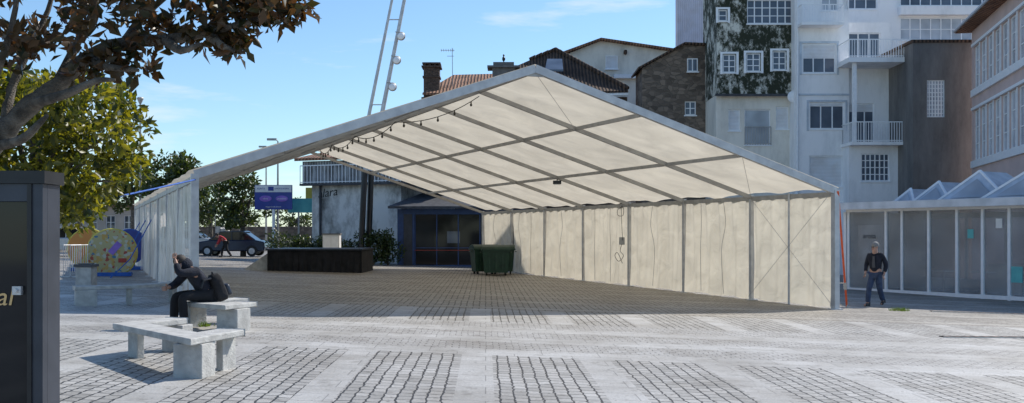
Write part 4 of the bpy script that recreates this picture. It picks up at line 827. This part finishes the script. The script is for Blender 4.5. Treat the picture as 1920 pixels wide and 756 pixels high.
def person(loc,rot,J,lab,top,bottom,hair,scale=1,coat=True):
    loc=Vector(loc); Mx=Matrix.Translation(loc)@Matrix.Rotation(rot,4,'Z')@Matrix.Scale(scale,4)
    T=Thing('person',loc,lab,'person')
    j={k:Vector(v) for k,v in J.items()}
    hd=j['head']; hf=j['hf'].normalized()
    nodes={'pel':(j['pel'],(.14,.11)),'bel':(j['pel'].lerp(j['che'],.5),(.145,.105)),'che':(j['che'],(.16,.11)),'nb':(j['nk'],.06),'hb':(hd-Vector((0,0,.05)),(.075,.085)),'ht':(hd+Vector((0,0,.045)),(.078,.095))}
    edges=[('pel','bel'),('bel','che'),('che','nb'),('nb','hb'),('hb','ht')]
    for s in 'LR':
        nodes['sh'+s]=(j['sh'+s],.06);nodes['el'+s]=(j['el'+s],.042);nodes['wr'+s]=(j['wr'+s],.028)
        hand=(j['wr'+s]-j['el'+s]).normalized(); pm=j['wr'+s]+hand*.07; nodes['pm'+s]=(pm,(.04,.018))
        nodes['hp'+s]=(j['hp'+s],.095);nodes['kn'+s]=(j['kn'+s],.06);nodes['an'+s]=(j['an'+s],.04); nodes['to'+s]=(j['to'+s],.035)
        edges+=[('che','sh'+s),('sh'+s,'el'+s),('el'+s,'wr'+s),('wr'+s,'pm'+s),('pel','hp'+s),('hp'+s,'kn'+s),('kn'+s,'an'+s),('an'+s,'to'+s)]
    body=skin(nodes,edges,['pel'],Mx)
    extra=[]
    for s in 'LR':
        hand=(j['wr'+s]-j['el'+s]).normalized(); pm=j['wr'+s]+hand*.07; side=hand.cross(Vector((1,0,0))); side=side.normalized() if side.length>.2 else Vector((0,1,0)); curl=side.cross(hand)*(1 if s=='L' else -1)
        for i,l in enumerate((.07,.08,.075,.06)):
            r0=pm+side*(.028-.019*i)+hand*.01; extra.append(tube([r0,r0+hand*l*.5,r0+hand*l*.85+curl*.02,r0+hand*l+curl*.04],[.010,.0095,.009,.006],6))
        r0=j['wr'+s]+hand*.03+side*.03; extra.append(tube([r0,r0+side*.025+hand*.03,r0+side*.03+hand*.06],[.012,.011,.007],6))
    up=Vector((0,0,1)); rt=hf.cross(up).normalized()
    extra.append(tube([hd+hf*.085+up*.02,hd+hf*.115-up*.02,hd+hf*.09-up*.03],[.008,.016,.01],6))
    for q in (-1,1): extra.append(ball(hd+rt*(.082*q),(.018,.022,.035),8,6))
    T.part('body',join(body,xf(join(*extra),Mx)),M['skin'],smooth=True)
    for q in (-1,1): T.part('eye',xf(ball(hd+hf*.083+rt*(.032*q)+up*.012,.012,8,6),Mx),M['hairdark'],smooth=True)
    T.part('mouth',xf(ball(hd+hf*.086-up*.052,(.024,.01,.006),8,6),Mx),M['redcloth'],smooth=True)
    hv=ball((0,0,0),(.092,.108,.1),16,12); hv=([Vector(v)+hd-hf*.025+up*.05 for v in hv[0]],hv[1]); T.part('hair',xf(hv,Mx),M[hair],smooth=True)
    tn={'pel':(j['pel']-Vector((0,0,.05)),(.165,.13)),'bel':(j['pel'].lerp(j['che'],.5),(.17,.13)),'che':(j['che'],(.18,.13)),'nb':(j['che'].lerp(j['nk'],.75),.08)}
    te=[('pel','bel'),('bel','che'),('che','nb')]
    for s in 'LR':
        tn['sh'+s]=(j['sh'+s],.085);tn['el'+s]=(j['el'+s],.068);tn['wr'+s]=(j['wr'+s]-(j['wr'+s]-j['el'+s])*.08,.052); te+=[('che','sh'+s),('sh'+s,'el'+s),('el'+s,'wr'+s)]
    T.part('jacket',skin(tn,te,['pel'],Mx),M[top],smooth=True)
    bn={'pel':(j['pel']-Vector((0,0,.02)),(.15,.125))}; be=[]
    for s in 'LR':
        bn['hp'+s]=(j['hp'+s],.108);bn['kn'+s]=(j['kn'+s],.08);bn['cf'+s]=(j['kn'+s].lerp(j['an'+s],.55),.074);bn['an'+s]=(j['kn'+s].lerp(j['an'+s],.96),.068); be+=[('pel','hp'+s),('hp'+s,'kn'+s),('kn'+s,'cf'+s),('cf'+s,'an'+s)]
        sn={'a':(j['an'+s]+Vector((0,0,-.01)),.05),'h':(j['an'+s].lerp(j['to'+s],-.3)-Vector((0,0,.03)),.045),'t':(j['to'+s],(.05,.036))}
        T.part('shoe',skin(sn,[('a','h'),('a','t')],['a'],Mx,1),M['leather'],smooth=True)
    T.part('trousers',skin(bn,be,['pel'],Mx),M[bottom],smooth=True)
    return T,Mx
walk=dict(pel=(0,0,.93),che=(0,-.02,1.27),nk=(0,-.03,1.46),head=(0,-.06,1.60),hf=(-.35,-1,-.1),
 shL=(.18,0,1.38),elL=(.25,.10,1.13),wrL=(.23,.02,.90),shR=(-.18,0,1.38),elR=(-.26,.02,1.13),wrR=(-.22,-.14,.92),
 hpL=(.08,0,.86),knL=(.09,.04,.48),anL=(.09,.26,.14),toL=(.09,.15,.045),
 hpR=(-.08,0,.86),knR=(-.10,-.20,.50),anR=(-.11,-.26,.09),toR=(-.13,-.42,.045))
q=G(1642,575)
T,Mx=person(q,-.75,walk,'man in dark navy jacket and blue jeans walking across plaza','navy','jeans','hairgrey',1.0)
T.part('shirt_front',xf(prism([(-.03,-.135,1.36),(.03,-.135,1.36),(.045,-.152,1.05),(-.045,-.152,1.05)],(0,.03,0)),Mx),M['greymetal'])
T.part('collar',xf(tube([(-.09,.02,1.43),(-.07,-.08,1.42),(0,-.12,1.39),(.07,-.08,1.42),(.09,.02,1.43)],.022,8),Mx),M['navy'],smooth=True)
sit=dict(pel=(0,.05,.52),che=(0,-.18,.82),nk=(0,-.31,.92),head=(0,-.42,.98),hf=(0,-.6,-.9),
 shL=(.18,-.22,.88),elL=(.24,-.50,.86),wrL=(.10,-.50,1.03),shR=(-.18,-.22,.88),elR=(-.24,-.42,.66),wrR=(-.08,-.56,.64),
 hpL=(.1,0,.5),knL=(.14,-.42,.5),anL=(.13,-.38,.10),toL=(.13,-.54,.045),
 hpR=(-.1,0,.5),knR=(-.14,-.44,.5),anR=(-.14,-.46,.10),toR=(-.15,-.62,.045))
sx,sy=-5.12,16.95
T,_=person((sx,sy,gz(sx)),-.95,sit,'person in dark clothes hunched forward sitting on concrete bench','navy','blackcloth','hairdark',1.06)
T.part('hood',xf(ball((0,-.34,.985),(.12,.13,.12),14,10),_),M['navy'],smooth=True)
q=Vector((sx+.26,sy+.04,gz(sx)+.45)); T=Thing('backpack',q,'black backpack on the back of the seated person','backpack')
def rbox(w,d,h,taper=.8):
    V=[];Fc=[];seg=20;lv=8
    for i in range(lv+1):
        t=i/lv; k=1-(1-taper)*t; e=(1-abs(2*t-1)**5)**.5*.25+.75 if 0<t<1 else .7
        for a in range(seg):
            th=2*math.pi*a/seg; c,s=math.cos(th),math.sin(th); V.append(Vector((w/2*k*e*math.copysign(abs(c)**.5,c),d/2*k*e*math.copysign(abs(s)**.5,s),h*t)))
    for i in range(lv):
        for a in range(seg): b=(a+1)%seg; Fc.append((i*seg+a,i*seg+b,(i+1)*seg+b,(i+1)*seg+a))
    Fc.append(tuple(range(seg))[::-1]); Fc.append(tuple(lv*seg+a for a in range(seg))); return V,Fc
BM=Matrix.Translation(q)@Matrix.Rotation(-.95,4,'Z')@Matrix.Rotation(.35,4,'X')
T.part('bag',xf(rbox(.34,.22,.46),BM),M['blackcloth'],smooth=True); T.part('pocket',xf(xf(rbox(.26,.1,.2,.9),Matrix.Translation((0,.13,.04))),BM),M['greymetal'],smooth=True)
for x in (-.09,.09): T.part('strap',xf(tube([(x,-.08,.42),(x*1.3,-.22,.44),(x*1.4,-.30,.34)],.02,6),BM),M['black'])
T.part('handle',xf(tube([(-.05,0,.45),(0,0,.50),(.05,0,.45)],.012,6),BM),M['black'])
bend=dict(walk); bend.update(che=(0,-.25,1.12),nk=(0,-.4,1.2),head=(0,-.52,1.22),hf=(0,-.8,-.6),shL=(.18,-.3,1.15),elL=(.2,-.38,.9),wrL=(.16,-.5,.72),shR=(-.18,-.3,1.15),elR=(-.2,-.38,.9),wrR=(-.16,-.5,.72))
q=GX(424,56.5); person(q,-1.4,bend,'person in red jacket bending beside the parked car','redcloth','blackcloth','hairdark',1.0)
print('done')
